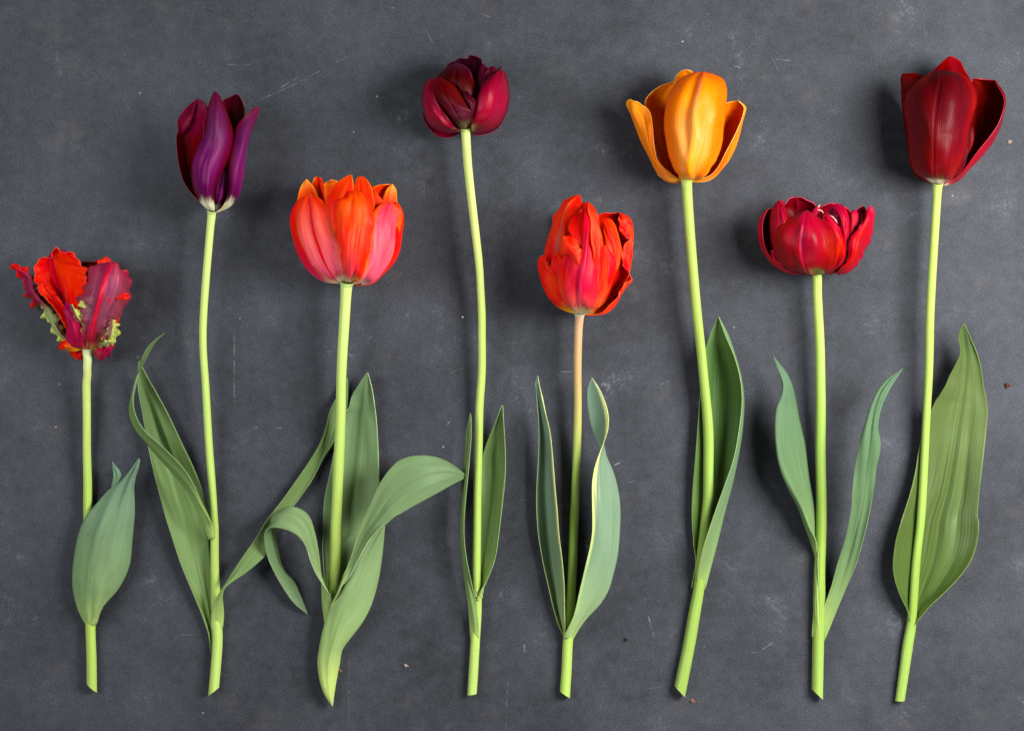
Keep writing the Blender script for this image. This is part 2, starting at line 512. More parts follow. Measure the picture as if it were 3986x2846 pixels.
ST = stem_mat('stem_green', [(0, (191, 209, 123)), (.4, (169, 193, 95)), (.8, (157, 184, 87)), (1, (167, 192, 98))])
ST_pale = stem_mat('stem_pale', [(0, (204, 216, 170)), (.3, (184, 194, 112)), (.6, (154, 184, 76)), (1, (156, 184, 84))])
ST_brown = stem_mat('stem_brownish', [(0, (210, 206, 180)), (.10, (190, 150, 122)), (.26, (182, 148, 96)), (.45, (150, 176, 78)), (1, (162, 190, 88))])
ST_r = stem_mat('stem_green_deep', [(0, (167, 190, 96)), (.4, (139, 169, 74)), (.8, (132, 161, 68)), (1, (141, 169, 78))])
CUT = plain_mat('stem_cut', (206, 222, 150), 0.55, 0.2, 900.0)

def leaf_set(name, inner, outer, rim=(128, 152, 100), rough=0.46, edge=None, ee=0.90, **kw):
    kw.setdefault('jag', 0.03); kw.setdefault('vary', 0.22); kw.setdefault('coarse', 0.26); kw.setdefault('sat', 0.92); kw.setdefault('veins', 24.0); kw.setdefault('vein_amt', 0.09)
    a = dict(streak_n=46.0, sheen=0.05, sss=0.08, bump=0.26, rough=rough, spec=0.42)
    a.update(kw)
    return (blade_mat(name + '_face', inner, edge=edge, e0=ee, e1=ee + 0.15, **a),
            blade_mat(name + '_back', outer, edge=edge, e0=ee, e1=ee + 0.15, **a),
            plain_mat(name + '_rim', rim, 0.5, 0.15))

GB = [(0, (160, 188, 88)), (.06, (140, 166, 88)), (.2, (110, 138, 86)), (.6, (98, 126, 90)), (1, (88, 118, 96))]         # blue green
GG = [(0, (148, 174, 79)), (.06, (129, 155, 77)), (.25, (98, 125, 66)), (.6, (89, 115, 58)), (1, (79, 104, 53))]
GL = [(0, (155, 182, 83)), (.08, (138, 165, 87)), (.28, (112, 138, 83)), (.6, (100, 127, 79)), (1, (93, 119, 79))]         # light
GH = [(0, (184, 200, 104)), (.14, (172, 194, 92)), (.3, (136, 164, 90)), (.6, (122, 150, 92)), (1, (110, 138, 88))]        # sheath, pale foot
GM = [(0, (138, 165, 77)), (.08, (112, 138, 75)), (.3, (86, 114, 71)), (.6, (79, 108, 71)), (1, (71, 101, 73))]            # mid
GD = [(0, (128, 160, 60)), (.2, (80, 110, 42)), (.7, (66, 98, 38)), (1, (74, 106, 50))]             # dark inner
GF = [(0, (138, 165, 77)), (.1, (110, 136, 80)), (.4, (93, 123, 84)), (1, (84, 114, 77))]          # outer face of the folded leaf
GT = [(0, (152, 180, 96)), (.1, (132, 158, 104)), (.3, (112, 140, 104)), (.6, (104, 132, 104)), (1, (98, 128, 106))]       # teal
GO = [(0, (115, 137, 52)), (.1, (65, 89, 28)), (.35, (67, 87, 33)), (.6, (79, 98, 47)), (.8, (80, 96, 47)), (1, (68, 92, 42))]   # olive
GS = [(0, (150, 178, 80)), (1, (128, 158, 80))]

LF1 = leaf_set('leaf_bluegreen', GB, GB, spots=(84, 104, 60), spot_amt=0.55)
LF2 = leaf_set('leaf_midgreen', GG, GB)
LF3 = leaf_set('leaf_grassgreen', GL, GL, rim=(168, 188, 138), spots=(96, 122, 72), spot_amt=0.35)
LF4 = leaf_set('leaf_freshgreen', GG, GL)
LF5 = leaf_set('leaf_tealgreen', GT, GT, ee=0.82, side='L', rim=(170, 180, 112), edge=[(0, (140, 170, 90)), (.25, (150, 180, 110)), (.45, (222, 218, 112)), (1, (206, 214, 140))])
LF6 = leaf_set('leaf_deepgreen', GD, GF, rim=(146, 174, 108), rough=0.38)
LF7 = leaf_set('leaf_sidegreen', GM, GM)
LF3S = leaf_set('leaf_palefoot', GH, GH, rim=(168, 188, 130))
LF5L = leaf_set('leaf_tealgreen_stripe', GT, GT, ee=0.86, side='R', rim=(170, 180, 112), edge=[(0, (140, 170, 90)), (.3, (150, 180, 110)), (.45, (222, 218, 120)), (1, (196, 206, 140))])
LFS = leaf_set('leaf_sheath', GS, GS, rim=(160, 188, 100))
LF8 = leaf_set('leaf_olivegreen', GO, GG, rim=(104, 130, 58), rough=0.33, spec=0.8)

def P2(*parts):
    out = []
    for p in parts: out += p
    return out

# ================================================================== 1  small feathered parrot tulip
T = tulip((356, 2690), 'small frilled parrot tulip in red, mauve and green, with one broad leaf over its stem')
red_in = blade_mat('parrot_red', [(0, (196, 40, 20)), (.3, (214, 26, 8)), (1, (226, 30, 8))], vary=0.35, jag=0.1, coarse=0.35,
                   stripe=[(0, (170, 30, 50)), (.4, (150, 24, 56)), (1, (170, 30, 40))], stripe_w=0.10)
mauve = blade_mat('parrot_mauve', [(0, (222, 170, 90)), (.10, (200, 130, 80)), (.16, (150, 36, 50)), (.4, (116, 58, 76)), (.75, (132, 54, 80)), (1, (150, 36, 56))],
                  edge=[(0, (196, 196, 110)), (.2, (150, 164, 92)), (.36, (176, 186, 84)), (.46, (120, 50, 60)), (.8, (126, 44, 66)), (1, (190, 40, 40))], e0=0.5, e1=0.95,
                  stripe=[(0, (150, 20, 46)), (.5, (186, 18, 42)), (.8, (170, 26, 54)), (1, (130, 40, 66))], stripe_w=0.16, jag=0.14, vary=0.55, coarse=0.55, spec=0.7, spots=(176, 26, 46), spot_amt=0.7)
arm = blade_mat('parrot_arm', [(0, (170, 24, 30)), (.12, (120, 110, 80)), (.42, (132, 146, 96)), (.52, (120, 36, 52)), (.8, (108, 40, 66)), (1, (206, 30, 20))],
                edge=[(0, (216, 60, 30)), (.15, (186, 192, 96)), (.45, (200, 206, 110)), (.55, (206, 24, 14)), (1, (214, 30, 12))], e0=0.35, e1=0.85, jag=0.14, vary=0.45, coarse=0.4)
magenta = blade_mat('parrot_magenta', [(0, (226, 190, 110)), (.12, (176, 40, 60)), (.5, (160, 24, 62)), (1, (140, 36, 70))], jag=0.14, vary=0.3)
FR = dict(edge=[(0, (150, 160, 96)), (.5, (176, 186, 96)), (1, (190, 192, 104))], e0=0.30, e1=0.62, vary=0.4, coarse=0.35, jag=0.14)
frill_l = blade_mat('parrot_feather_l', [(0, (140, 40, 56)), (.5, (112, 84, 80)), (1, (118, 60, 74))], side='L', **FR)
frill_r = blade_mat('parrot_feather_r', [(0, (140, 40, 56)), (.5, (112, 84, 80)), (1, (118, 60, 74))], side='R', **FR)
greenfrill = blade_mat('parrot_green', [(0, (150, 120, 90)), (.4, (134, 142, 92)), (1, (170, 150, 90))],
                       edge=[(0, (176, 180, 104)), (1, (196, 196, 104))], e0=0.5, e1=0.95, vary=0.4)
orange_b = blade_mat('parrot_orange', [(0, (240, 190, 60)), (.4, (240, 140, 16)), (.75, (214, 40, 20)), (1, (190, 26, 30))], vary=0.25)
darkred = blade_mat('parrot_darkred', [(0, (120, 20, 12)), (1, (110, 14, 10))], vary=0.3)  # dark red inner face of the back petal
yel_rim = plain_mat('petal_yellow_rim', (206, 150, 60), 0.5)
red_rim = plain_mat('petal_red_rim', (222, 60, 30), 0.5)
b = (915, 1255)
# under petal and back petals
sheet('petal', T, (red_in, magenta, red_rim), [(P(F1, 860,1240, 740,1270, 760,1320, 850,1366), (14, 9, 7, 8)), (P(F1, 900,1250, 900,1290, 890,1330, 852,1366), (14, 10, 8, 8))], arch=(0, 3, 3, 0))
sheet('petal', T, (darkred, mauve, red_rim), [(P(F1, 870,1240, 720,1000, 800,700, 850,420, 870,335, 930,324), (14, 5, 3, 4, 9, 12)),
      (P(F1, 915,1240, 950,1000, 1000,700, 1010,420, 1000,330, 960,322), (14, 3, 1.5, 2, 7, 12)),
      (P(F1, 960,1240, 1150,1000, 1200,700, 1190,450, 1170,320, 1000,325), (14, 5, 3, 4, 9, 12))])
sheet('petal', T, (red_in, mauve, yel_rim), [(P(F1, 900,1235, 850,900, 920,500, 1040,320, 1070,295, 1110,266), (14, 20, 20, 17, 16, 17)),
      (P(F1, 970,1235, 1250,950, 1260,600, 1200,345, 1165,290, 1115,264), (14, 12, 12, 14, 16, 17))], arch=(0, 3, 3, 2), ruffle=(1.2, 6, 3))
# left arm, rolled and frilled
sheet('petal', T, (arm, red_in, yel_rim), [
      (P(F1, 800,1230, 640,1170, 570,1080, 500,960, 430,830, 330,770, 270,640, 240,540, 150,430, 98,375), (14, 10, 7, 6, 6, 6, 8, 10, 13, 15)),
      (P(F1, 820,1215, 670,1120, 590,1000, 540,900, 470,790, 390,690, 320,600, 290,490, 200,400, 125,350), (17, 18, 18, 18, 18, 18, 19, 20, 21, 20)),
      (P(F1, 840,1200, 690,1080, 650,950, 610,850, 540,790, 450,680, 370,600, 335,480, 260,385, 155,335), (16, 12, 10, 9, 9, 9, 11, 13, 16, 18))],
      nv=200, nu=26, ruffle=(1.5, 7, 1.5), wob=0.6, tipdens=1.0, scallop=(1.7, 27, .10, 1.0))
# scarlet petal seen from inside
sheet('petal', T, (red_in, magenta, red_rim), [
      (P(F1, 800,1180, 660,950, 600,840, 480,690, 395,570, 370,440, 400,320, 460,275, 545,290, 548,220, 590,174), (16, 18, 19, 19, 18, 17, 18, 20, 22, 24, 26)),
      (P(F1, 830,1180, 720,900, 700,760, 650,620, 600,480, 570,380, 560,300, 560,260, 575,220, 585,195, 597,172), (14, 10, 9, 9, 11, 13, 16, 18, 21, 24, 26)),
      (P(F1, 870,1180, 820,900, 840,790, 890,650, 890,540, 905,460, 860,370, 820,280, 740,222, 640,212, 605,176), (20, 27, 28, 27, 26, 26, 26, 26, 26, 26, 26))],
      nv=70, nu=34, ruffle=(1.0, 9, 3), folds=((.5, .5, .05, 2.5, .25, .99), (.25, .3, .12, 1.6, .3, .9), (.75, .7, .1, -1.5, .3, .8)))
sheet('petal', T, (red_in, magenta, red_rim), [
      (P(F1, 800,1180, 700,1000, 600,850, 480,700, 400,600, 430,550), (18, 22, 22, 21, 20, 20)),
      (P(F1, 830,1180, 760,1000, 680,800, 610,680, 560,600, 490,548), (16, 16, 16, 16, 16, 18))], arch=(0, -1, -1, 0), ruffle=(1.0, 7, 2))
sheet('petal', T, (red_in, red_in, red_rim), [(P(F1, 850,1130, 790,950, 785,780, 800,690, 830,670), (22, 29, 31, 32, 32)),
      (P(F1, 880,1130, 860,950, 850,850, 880,720, 850,668), (22, 30, 32, 32, 32))], ruffle=(.9, 5, 2))
# magenta twisted petal with a green feather
sheet('petal', T, (magenta, red_in, yel_rim), [(P(F1, 880,1250, 745,1160, 700,960, 680,820, 690,745), (15, 26, 31, 32, 30)),
      (P(F1, 920,1240, 870,1060, 830,930, 770,830, 712,745), (16, 33, 35, 34, 30))], arch=(0, 3, 2, 0), folds=((.6, .5, .08, 1.2, .1, .9),))
sheet('petal', T, (frill_r, magenta, yel_rim), [(P(F1, 850,1000, 800,930, 750,830, 742,770), (30, 34, 34, 34)),
      (P(F1, 880,980, 862,930, 820,840, 765,768), (32, 36, 36, 34))], ruffle=(1.0, 4, 1.5), nv=120, scallop=(1.3, 8, .05, 1.0))
# the two lower left bulges
sheet('petal', T, (magenta, orange_b, yel_rim), [(P(F1, 880,1258, 730,1200, 690,1100, 720,1000, 760,960), (15, 20, 22, 25, 27)),
      (P(F1, 930,1250, 900,1150, 880,1060, 830,1000, 770,962), (17, 31, 34, 33, 28))], arch=(0, 4, 3, 0))
sheet('petal', T, (orange_b, red_in, yel_rim), [(P(F1, 870,1262, 740,1265, 640,1245, 612,1205), (13, 14, 14, 15)),
      (P(F1, 880,1235, 770,1190, 690,1150, 640,1165), (15, 21, 22, 19))], arch=(0, 3, 3, 0), folds=((.5, .5, .15, .8, .2, .9),))
# big mauve front petal with red midrib and green feathering
sheet('petal', T, (mauve, red_in, yel_rim), [
      (P(F1, 885,1250, 855,1080, 865,960, 850,850, 838,740, 885,630, 890,550, 935,450, 945,375, 1050,335, 1165,318), (15, 30, 33, 33, 32, 32, 31, 31, 31, 32, 34)),
      (P(F1, 930,1250, 955,1100, 985,980, 1015,850, 1050,720, 1075,620, 1100,530, 1125,450, 1145,390, 1165,345, 1178,318), (17, 36, 41, 43, 44, 44, 43, 42, 40, 38, 35)),
      (P(F1, 985,1250, 1120,1190, 1215,1100, 1235,980, 1265,890, 1320,800, 1370,700, 1392,580, 1390,470, 1300,380, 1190,318), (15, 24, 26, 27, 28, 29, 30, 31, 32, 34, 35))],
      nv=200, nu=44, ruffle=(2.0, 7, 2.2), wob=0.7, scallop=(1.4, 15, .05, .95), folds=((.5, .5, .06, 1.4, .02, .97), (.25, .3, .1, -1.6, .25, .85), (.72, .7, .1, 1.4, .5, .95)), tipdens=1.15)
sheet('petal', T, (frill_l, magenta, yel_rim), [(P(F1, 905,1010, 862,960, 845,860, 832,800, 850,730), (31, 35, 36.5, 36.5, 36)),
      (P(F1, 945,1000, 950,930, 960,850, 950,770, 895,715), (35, 38.5, 39.5, 39.5, 37))], arch=(0, 1, 1, 0), ruffle=(1.0, 4, 1.3), nv=120, scallop=(1.5, 9, .05, 1.0))
sheet('petal', T, (frill_r, magenta, yel_rim), [(P(F1, 1060,1150, 1110,1080, 1150,1000, 1160,930), (30, 37, 38, 37)),
      (P(F1, 1120,1180, 1222,1130, 1246,1010, 1215,935), (20, 24, 26, 31))], arch=(0, 3, 3, 1), ruffle=(1.0, 4, 1.1), nv=120, scallop=(1.5, 9, .05, 1.0))
sheet('petal', T, (red_in, mauve, yel_rim), [(P(F1, 1150,720, 1190,680, 1260,660, 1345,655), (38, 38, 37, 34)),
      (P(F1, 1170,740, 1230,710, 1300,720, 1375,690), (39, 39, 36, 32))], arch=(0, 2, 2, 0), ruffle=(1.0, 5, 1.0))
sheet('petal', T, (magenta, greenfrill, yel_rim), [(P(F1, 985,1262, 1000,1310, 1050,1362, 1120,1340, 1175,1270), (13, 13, 12, 12, 13)),
      (P(F1, 1000,1235, 1060,1215, 1130,1200, 1190,1180, 1205,1215), (17, 22, 24, 22, 17))], arch=(0, 4, 4, 1), ruffle=(1.0, 6, 1.2),
      label='curled lower petal with a green fleck')
sheet('petal', T, (greenfrill, magenta, yel_rim), [(P(F1, 1040,1230, 1090,1215, 1150,1210, 1200,1195), (22, 25, 26, 23)),
      (P(F1, 1030,1190, 1090,1160, 1160,1150, 1208,1165), (24, 30, 31, 26))], arch=(0, 2, 2, 0), ruffle=(1.0, 6, 1.0))
tube('stem', T, [ST_pale], P2(P(F1, 918,1230, 920,1300, 918,1450, 915,1620), P(L1, 217,100, 222,450, 232,800, 240,1150, 246,1530)), (16, 14.5, 11, 7.5, 5, 3.6, 3.1, 3.1), (2.9, 2.3, 2.2, 2.15, 2.3, 2.6, 2.9, 2.9), slant=2.6, cap_mat=CUT)
sheet('leaf', T, LF1, [(P(L1, 290,800, 330,500, 358,318, 375,240, 370,154), (5, 6, 9, 11, 13)), (P(L1, 340,800, 400,500, 420,285, 424,225, 374,154), (5, 6, 9, 11, 13))], arch=(0, 1, 1, 0), label='short second leaf tip')
sheet('leaf', T, LF1, [
      (P(L1, 206,1150, 152,1045, 125,930, 130,780, 160,620, 205,500, 280,400, 352,318, 425,265, 480,205, 528,134), (1.6, 6, 6, 6, 7, 8, 9, 10, 11, 12, 13)),
      (P(L1, 240,1165, 255,1050, 280,930, 300,780, 330,620, 370,500, 400,400, 440,318, 470,265, 505,205, 532,133), (5.2, 10.5, 14, 15.5, 15, 14, 13, 13, 13, 13, 13)),
      (P(L1, 273,1150, 310,1050, 400,940, 470,790, 497,620, 506,500, 506,400, 505,318, 513,265, 525,205, 539,136), (1.6, 6, 6, 7, 8, 9, 10, 11, 12, 13, 13))],
      folds=((.3, .34, .05, .5, .02, .9), (.68, .6, .04, .7, .02, .95)), nu=30, wob=0.5)

# ================================================================== 2  purple tulip
T = tulip((818, 2715), 'slim purple tulip with white base, beside a long leaf that curls at its tip')
W0 = (226, 222, 186)
pur = blade_mat('purple_out', [(0, W0), (.14, W0), (.21, (84, 16, 60)), (.45, (106, 30, 86)), (.75, (88, 30, 70)), (1, (98, 22, 50))],
                edge=[(0, W0), (.13, W0), (.19, (78, 10, 34)), (.5, (88, 6, 20)), (1, (84, 6, 18))], e0=0.55, e1=1.0, vary=0.5, jag=0.07, coarse=0.5, rough=0.46, spec=0.4)
pur_in = blade_mat('purple_in', [(0, (96, 8, 24)), (.3, (82, 4, 8)), (.62, (96, 8, 16)), (.75, (112, 22, 48)), (1, (104, 16, 44))], vary=0.35, coarse=0.35)
pur_dk = blade_mat('purple_dark', [(0, (90, 10, 24)), (.6, (70, 10, 22)), (1, (66, 10, 22))], vary=0.35)
pur_rim = plain_mat('purple_rim', (112, 20, 48), 0.45)
tube('stem', T, [ST], P2(P(F2, 610,1395, 606,1430, 590,1600), P(L2a, 692,60, 711,500, 740,1000, 774,1500), P(L2b, 832,150, 838,500, 850,800, 856,1100, 826,1505)), (21, 20, 18, 15, 12, 9, 6.5, 5, 4, 3.3, 3.0, 3.0), (2.9, 2.3, 2.1, 2.1, 2.2, 2.3, 2.35, 2.4, 2.6, 2.9, 2.8), slant=-2.6, cap_mat=CUT)
sheet('petal', T, (pur_dk, pur, pur_rim), [(P(F2, 580,1400, 400,1150, 360,800, 420,500, 520,330), (18, 5, 2, 3, 12)), (P(F2, 610,1400, 600,1150, 620,800, 630,500, 620,300), (18, 3, 1, 2, 10)), (P(F2, 640,1400, 800,1150, 850,800, 800,500, 720,330), (18, 5, 2, 3, 12))])
sheet('petal', T, (pur_dk, pur, pur_rim), [(P(F2, 620,1380, 680,1000, 700,600, 735,240, 800,202, 855,180), (16, 14, 16, 20, 21, 21)),
      (P(F2, 650,1380, 760,1000, 800,600, 820,350, 850,240, 868,179), (14, 8, 9, 14, 18, 21)),
      (P(F2, 680,1380, 860,1000, 900,600, 946,340, 930,255, 890,185), (16, 14, 16, 20, 21, 21))], folds=((.4, .4, .05, .8, .4, .95), (.7, .7, .05, .6, .4, .95)))
sheet('petal', T, (pur_in, pur, pur_rim), [
      (P(F2, 575,1400, 430,1255, 330,1130, 278,980, 245,800, 232,650, 243,480, 272,405, 355,305, 450,225), (18, 16, 15, 16, 18, 20, 24, 27, 29, 30)),
      (P(F2, 590,1400, 470,1240, 410,1100, 390,950, 385,800, 390,680, 395,560, 405,440, 430,320, 458,224), (16, 11, 9, 9, 11, 14, 19, 24, 28, 30)),
      (P(F2, 605,1400, 520,1200, 490,1050, 480,900, 490,750, 510,600, 530,480, 548,380, 535,270, 470,226), (20, 30, 33, 34, 34, 34, 33, 32, 31, 30))],
      folds=((.0, .5, .14, 3.0, .66, .86), (.5, .5, .08, 2.0, .75, .99)), nu=34, nv=56)
sheet('petal', T, (pur, pur_in, pur_rim), [(P(F2, 615,1420, 600,1250, 660,1080, 740,950, 782,872), (19, 28, 31, 32, 31)),
      (P(F2, 680,1425, 770,1260, 790,1100, 790,980, 790,880), (19, 26, 29, 30, 30))], arch=(0, 4, 2, 0), folds=((.5, .5, .03, 1.0, .03, .95),))
sheet('petal', T, (pur, pur_in, pur_rim), [
      (P(F2, 640,1425, 740,1330, 778,1150, 780,950, 800,760, 835,620, 860,530, 935,430, 1040,335, 1112,314), (20, 30, 34, 35, 35, 34, 33, 32, 30, 27)),
      (P(F2, 655,1428, 790,1310, 845,1150, 880,950, 920,760, 960,620, 990,530, 1030,440, 1080,365, 1114,314), (18, 31, 36, 38, 37, 35, 33, 31, 28, 26)),
      (P(F2, 670,1430, 810,1350, 895,1235, 935,1080, 962,850, 1005,670, 1035,560, 1065,480, 1095,395, 1116,316), (16, 18, 19, 20, 21, 22, 22, 22, 23, 25)),
      (P(F2, 665,1428, 760,1330, 830,1200, 860,1050, 880,850, 910,700, 950,590, 1000,490, 1060,400, 1114,318), (15, 9, 7, 6, 7, 9, 11, 14, 18, 23))],
      nu=34, folds=((.45, .5, .05, -.8, .2, .9), (.25, .3, .06, .6, .2, .9)))
sheet('petal', T, (pur, pur_in, pur_rim), [
      (P(F2, 562,1400, 470,1290, 412,1180, 390,1020, 408,850, 465,700, 528,590, 548,470, 562,310, 600,195, 632,145), (18, 24, 25, 26, 28, 30, 32, 33, 34, 34, 33)),
      (P(F2, 600,1412, 545,1290, 520,1150, 520,1000, 545,850, 590,720, 625,600, 640,470, 640,320, 640,210, 637,144), (21, 38, 44, 46, 47, 46, 45, 44, 42, 38, 34)),
      (P(F2, 645,1425, 632,1290, 640,1170, 710,1020, 775,870, 815,720, 828,570, 795,430, 738,280, 685,180, 641,145), (19, 33, 36, 36, 36, 36, 36, 36, 36, 35, 34))],
      nu=40, nv=64, folds=((.66, .46, .15, -2.6, .30, .76), (.30, .42, .06, -1.2, .1, .75), (.55, .6, .10, 1.8, .62, .96), (.7, .62, .09, 1.6, .15, .55)), wob=0.4)
sheet('leaf', T, LF2, [
      (P2(P(L2b, 806,1180, 783,1010, 730,860, 640,640, 550,420, 470,180), P(L2a, 400,1570, 350,1370, 300,1180, 246,950, 206,700, 186,500, 181,318)), (2, 4, 4.5, 5, 6, 7, 7, 7, 7, 7, 8, 9, 10)),
      (P2(P(L2b, 808,1180, 800,1010, 775,860, 725,640, 660,420, 600,180), P(L2a, 540,1570, 480,1370, 420,1180, 350,950, 290,730, 235,540, 183,317)), (1.5, 1.2, 1.2, 1.2, 2, 2.5, 3, 3, 3, 3, 4, 6, 10)),
      (P2(P(L2b, 812,1180, 815,1010, 815,860, 812,640, 800,420, 785,210), P(L2a, 745,1540, 700,1380, 625,1180, 500,930, 385,690, 285,490, 186,317)), (2, 2, 1.6, 1.6, 2, 2.5, 3.5, 5, 6, 7, 8, 9, 10))],
      nu=30, nv=60, folds=((.5, .55, .06, -.9, .1, .95), (.7, .75, .05, .8, .3, .95)), wob=0.6)
sheet('leaf', T, LF2, [
      (P2(P(L2b, 786,225, 745,110), P(L2a, 690,1590, 625,1470, 540,1320, 430,1190, 330,1080, 245,975, 165,875, 118,775, 108,680, 128,580, 150,480, 178,395, 232,240, 310,145, 388,92)), (6, 8, 10, 12, 13, 14, 14, 14, 14, 14, 14, 15, 16, 17, 18, 18, 18)),
      (P2(P(L2b, 836,200, 815,90), P(L2a, 750,1570, 690,1450, 620,1310, 545,1180, 445,1068, 340,972, 240,890, 178,808, 141,700, 136,610, 162,490, 192,395, 255,275, 325,160, 392,95)), (8, 11, 14, 17, 20, 22, 23, 23, 22, 22, 21, 20, 19, 18, 18, 18, 18))],
      arch=(1.5, 1.5, .5, 0, 0, .5, .3, 0), nu=18, nv=90, tipdens=1.1, label='narrow leaf curling over the broad one')
sheet('leaf', T, LF2, [
      (P2(P(L2b, 812,995, 800,900, 815,790, 850,710, 895,640, 965,530, 1060,380, 1180,210), P(L3a, 20,1570, 100,1440, 220,1290, 350,1110, 480,920, 580,740, 620,610, 650,470, 712,350, 815,165)), (5, 6, 8, 10, 11, 11, 10, 9, 8, 7, 6, 5, 5, 5, 5, 4.5, 4, 3)),
      (P2(P(L2b, 905,965, 913,850, 908,760, 905,700, 925,625, 1050,540, 1180,430, 1270,340), P(L3a, 150,1560, 240,1440, 335,1315, 420,1200, 500,1085, 590,920, 685,770, 760,620, 815,450, 819,170)), (4, 5, 7, 9, 12, 13, 12, 9, 6, 5, 4.5, 4.5, 4.5, 4, 4, 3.5, 3, 3))],
      arch=(.5, 2, 0, -1.5, -1, -1, -1, 0), nu=18, nv=100, tipdens=1.0, label='long narrow leaf reaching across to the next stem')

# ================================================================== 3  coral red double tulip
T = tulip((1294, 2750), 'large coral red double tulip with pink outer petals and broad twisting leaves')
WC = (232, 226, 180)
cor = blade_mat('coral_out', [(0, WC), (.12, (240, 204, 190)), (.2, (238, 100, 124)), (.4, (244, 106, 116)), (.7, (246, 104, 92)), (1, (242, 70, 50))],
                edge=[(0, WC), (.1, (240, 190, 150)), (.2, (246, 150, 90)), (.5, (246, 116, 70)), (1, (240, 56, 24))], e0=0.7, e1=1.05,
                stripe=[(0, WC), (.15, (220, 40, 70)), (.5, (232, 34, 44)), (1, (232, 50, 80))], stripe_w=0.10, vary=0.3, jag=0.08, coarse=0.3)
cor2 = blade_mat('coral_centre', [(0, (224, 212, 150)), (.1, (222, 190, 140)), (.2, (232, 84, 100)), (.5, (238, 70, 64)), (.8, (240, 92, 56)), (1, (238, 70, 34))],
                 edge=[(0, (236, 150, 80)), (.3, (232, 40, 10)), (1, (230, 36, 8))], e0=0.55, e1=0.95, vary=0.3, jag=0.1, coarse=0.3)
cor_in = blade_mat('coral_in', [(0, (230, 44, 6)), (.4, (230, 30, 2)), (.8, (236, 44, 20)), (1, (240, 76, 50))],
                   edge=[(0, (232, 50, 10)), (.75, (232, 50, 14)), (.93, (244, 130, 50)), (1, (244, 160, 70))], e0=0.8, e1=1.05, vary=0.25, jag=0.1, coarse=0.25)
cor_yel = blade_mat('coral_yellowtip', [(0, (226, 30, 6)), (.6, (232, 44, 24)), (.85, (238, 76, 50)), (1, (244, 150, 80))],
                    edge=[(0, (230, 50, 10)), (.75, (236, 76, 20)), (1, (244, 180, 70))], e0=0.6, e1=1.0, vary=0.25)
cor_side = blade_mat('coral_side', [(0, WC), (.12, (236, 200, 190)), (.2, (216, 70, 96)), (.5, (206, 34, 40)), (1, (226, 34, 8))],
                     edge=[(0, WC), (.1, (236, 160, 90)), (.5, (230, 50, 14)), (1, (232, 50, 14))], e0=0.5, e1=0.95, vary=0.3)
cor_pink = blade_mat('coral_pink', [(0, WC), (.12, (242, 208, 190)), (.21, (236, 100, 124)), (.6, (240, 104, 112)), (.85, (238, 84, 100)), (1, (238, 80, 70))],
                     edge=[(0, (240, 200, 160)), (.2, (244, 140, 80)), (.6, (244, 130, 70)), (.9, (238, 70, 40)), (1, (238, 70, 40))], e0=0.55, e1=0.95, vary=0.3, coarse=0.35, spots=(200, 120, 100), spot_amt=0.35)
cor_rim = plain_mat('coral_rim', (242, 140, 60), 0.5)
tube('stem', T, [ST], P2(P(F3, 815,1370, 810,1420, 800,1580), P(L3a, 770,0, 755,500, 735,1000, 716,1500), P(L3b, 630,400, 612,680, 600,950, 590,1200, 598,1440)), (21, 20, 18, 15, 12, 9, 7, 5.5, 4.5, 4, 4), (4.0, 3.2, 2.9, 2.8, 2.9, 3.0, 3.2, 3.2, 3.0, 2.6))
# under and back petals
sheet('petal', T, (cor_in, cor_side, cor_rim), [(P(F3, 770,1380, 380,1150, 300,800, 360,450, 520,280), (17, 5, 3, 5, 14)), (P(F3, 810,1380, 800,1100, 800,800, 780,500, 700,240), (17, 2, 1, 2, 10)), (P(F3, 850,1380, 1220,1150, 1320,800, 1250,450, 1000,260), (17, 5, 3, 5, 14))])
sheet('petal', T, (cor_yel, cor_side, cor_rim), [(P(F3, 800,1300, 560,900, 530,400, 548,225, 620,182), (15, 14, 15, 18, 20)), (P(F3, 840,1300, 800,900, 780,400, 730,220, 640,178), (15, 12, 13, 16, 20))], arch=(0, -3, -2, 0))
sheet('petal', T, (cor_yel, cor_side, cor_rim), [(P(F3, 760,1340, 330,1000, 215,600, 228,430, 275,260, 335,167), (17, 20, 22, 23, 25, 27)), (P(F3, 790,1340, 560,1000, 520,600, 500,420, 410,230, 345,166), (17, 24, 26, 26, 27, 27))], arch=(0, -3, -2, 2))
sheet('petal', T, (cor_in, cor_side, cor_rim), [(P(F3, 780,1340, 500,900, 430,420, 405,230, 440,150, 475,143), (15, 22, 24, 25, 27, 27)), (P(F3, 810,1340, 640,900, 560,440, 545,250, 520,165, 488,143), (15, 24, 25, 25, 26, 27))], arch=(0, -4, -4, 1), folds=((.55, .55, .12, -2, .6, .98),))
sheet('petal', T, (cor_in, cor_side, cor_rim), [(P(F3, 830,1340, 1050,900, 1100,500, 1105,280, 1160,242, 1260,236), (15, 24, 27, 28, 28, 28)), (P(F3, 860,1340, 1300,950, 1430,650, 1400,430, 1390,290, 1350,228), (15, 21, 23, 24, 25, 26))], arch=(0, -3, -3, 0))
sheet('petal', T, (cor_yel, cor_side, cor_rim), [(P(F3, 840,1340, 1120,900, 1180,500, 1215,420, 1280,290, 1335,230), (15, 27, 29, 29, 29, 28)), (P(F3, 870,1340, 1310,950, 1420,650, 1396,440, 1390,300, 1352,227), (15, 24, 26, 26, 27, 28))], arch=(0, 1, 1, 1))
sheet('petal', T, (cor_in, cor_side, cor_rim), [(P(F3, 840,1360, 1000,1000, 1090,600, 1110,420, 1115,285), (17, 30, 33, 33, 32)), (P(F3, 860,1360, 1220,1000, 1290,650, 1240,460, 1160,330), (17, 29, 31, 31, 32))], arch=(0, 2, 2, 1))
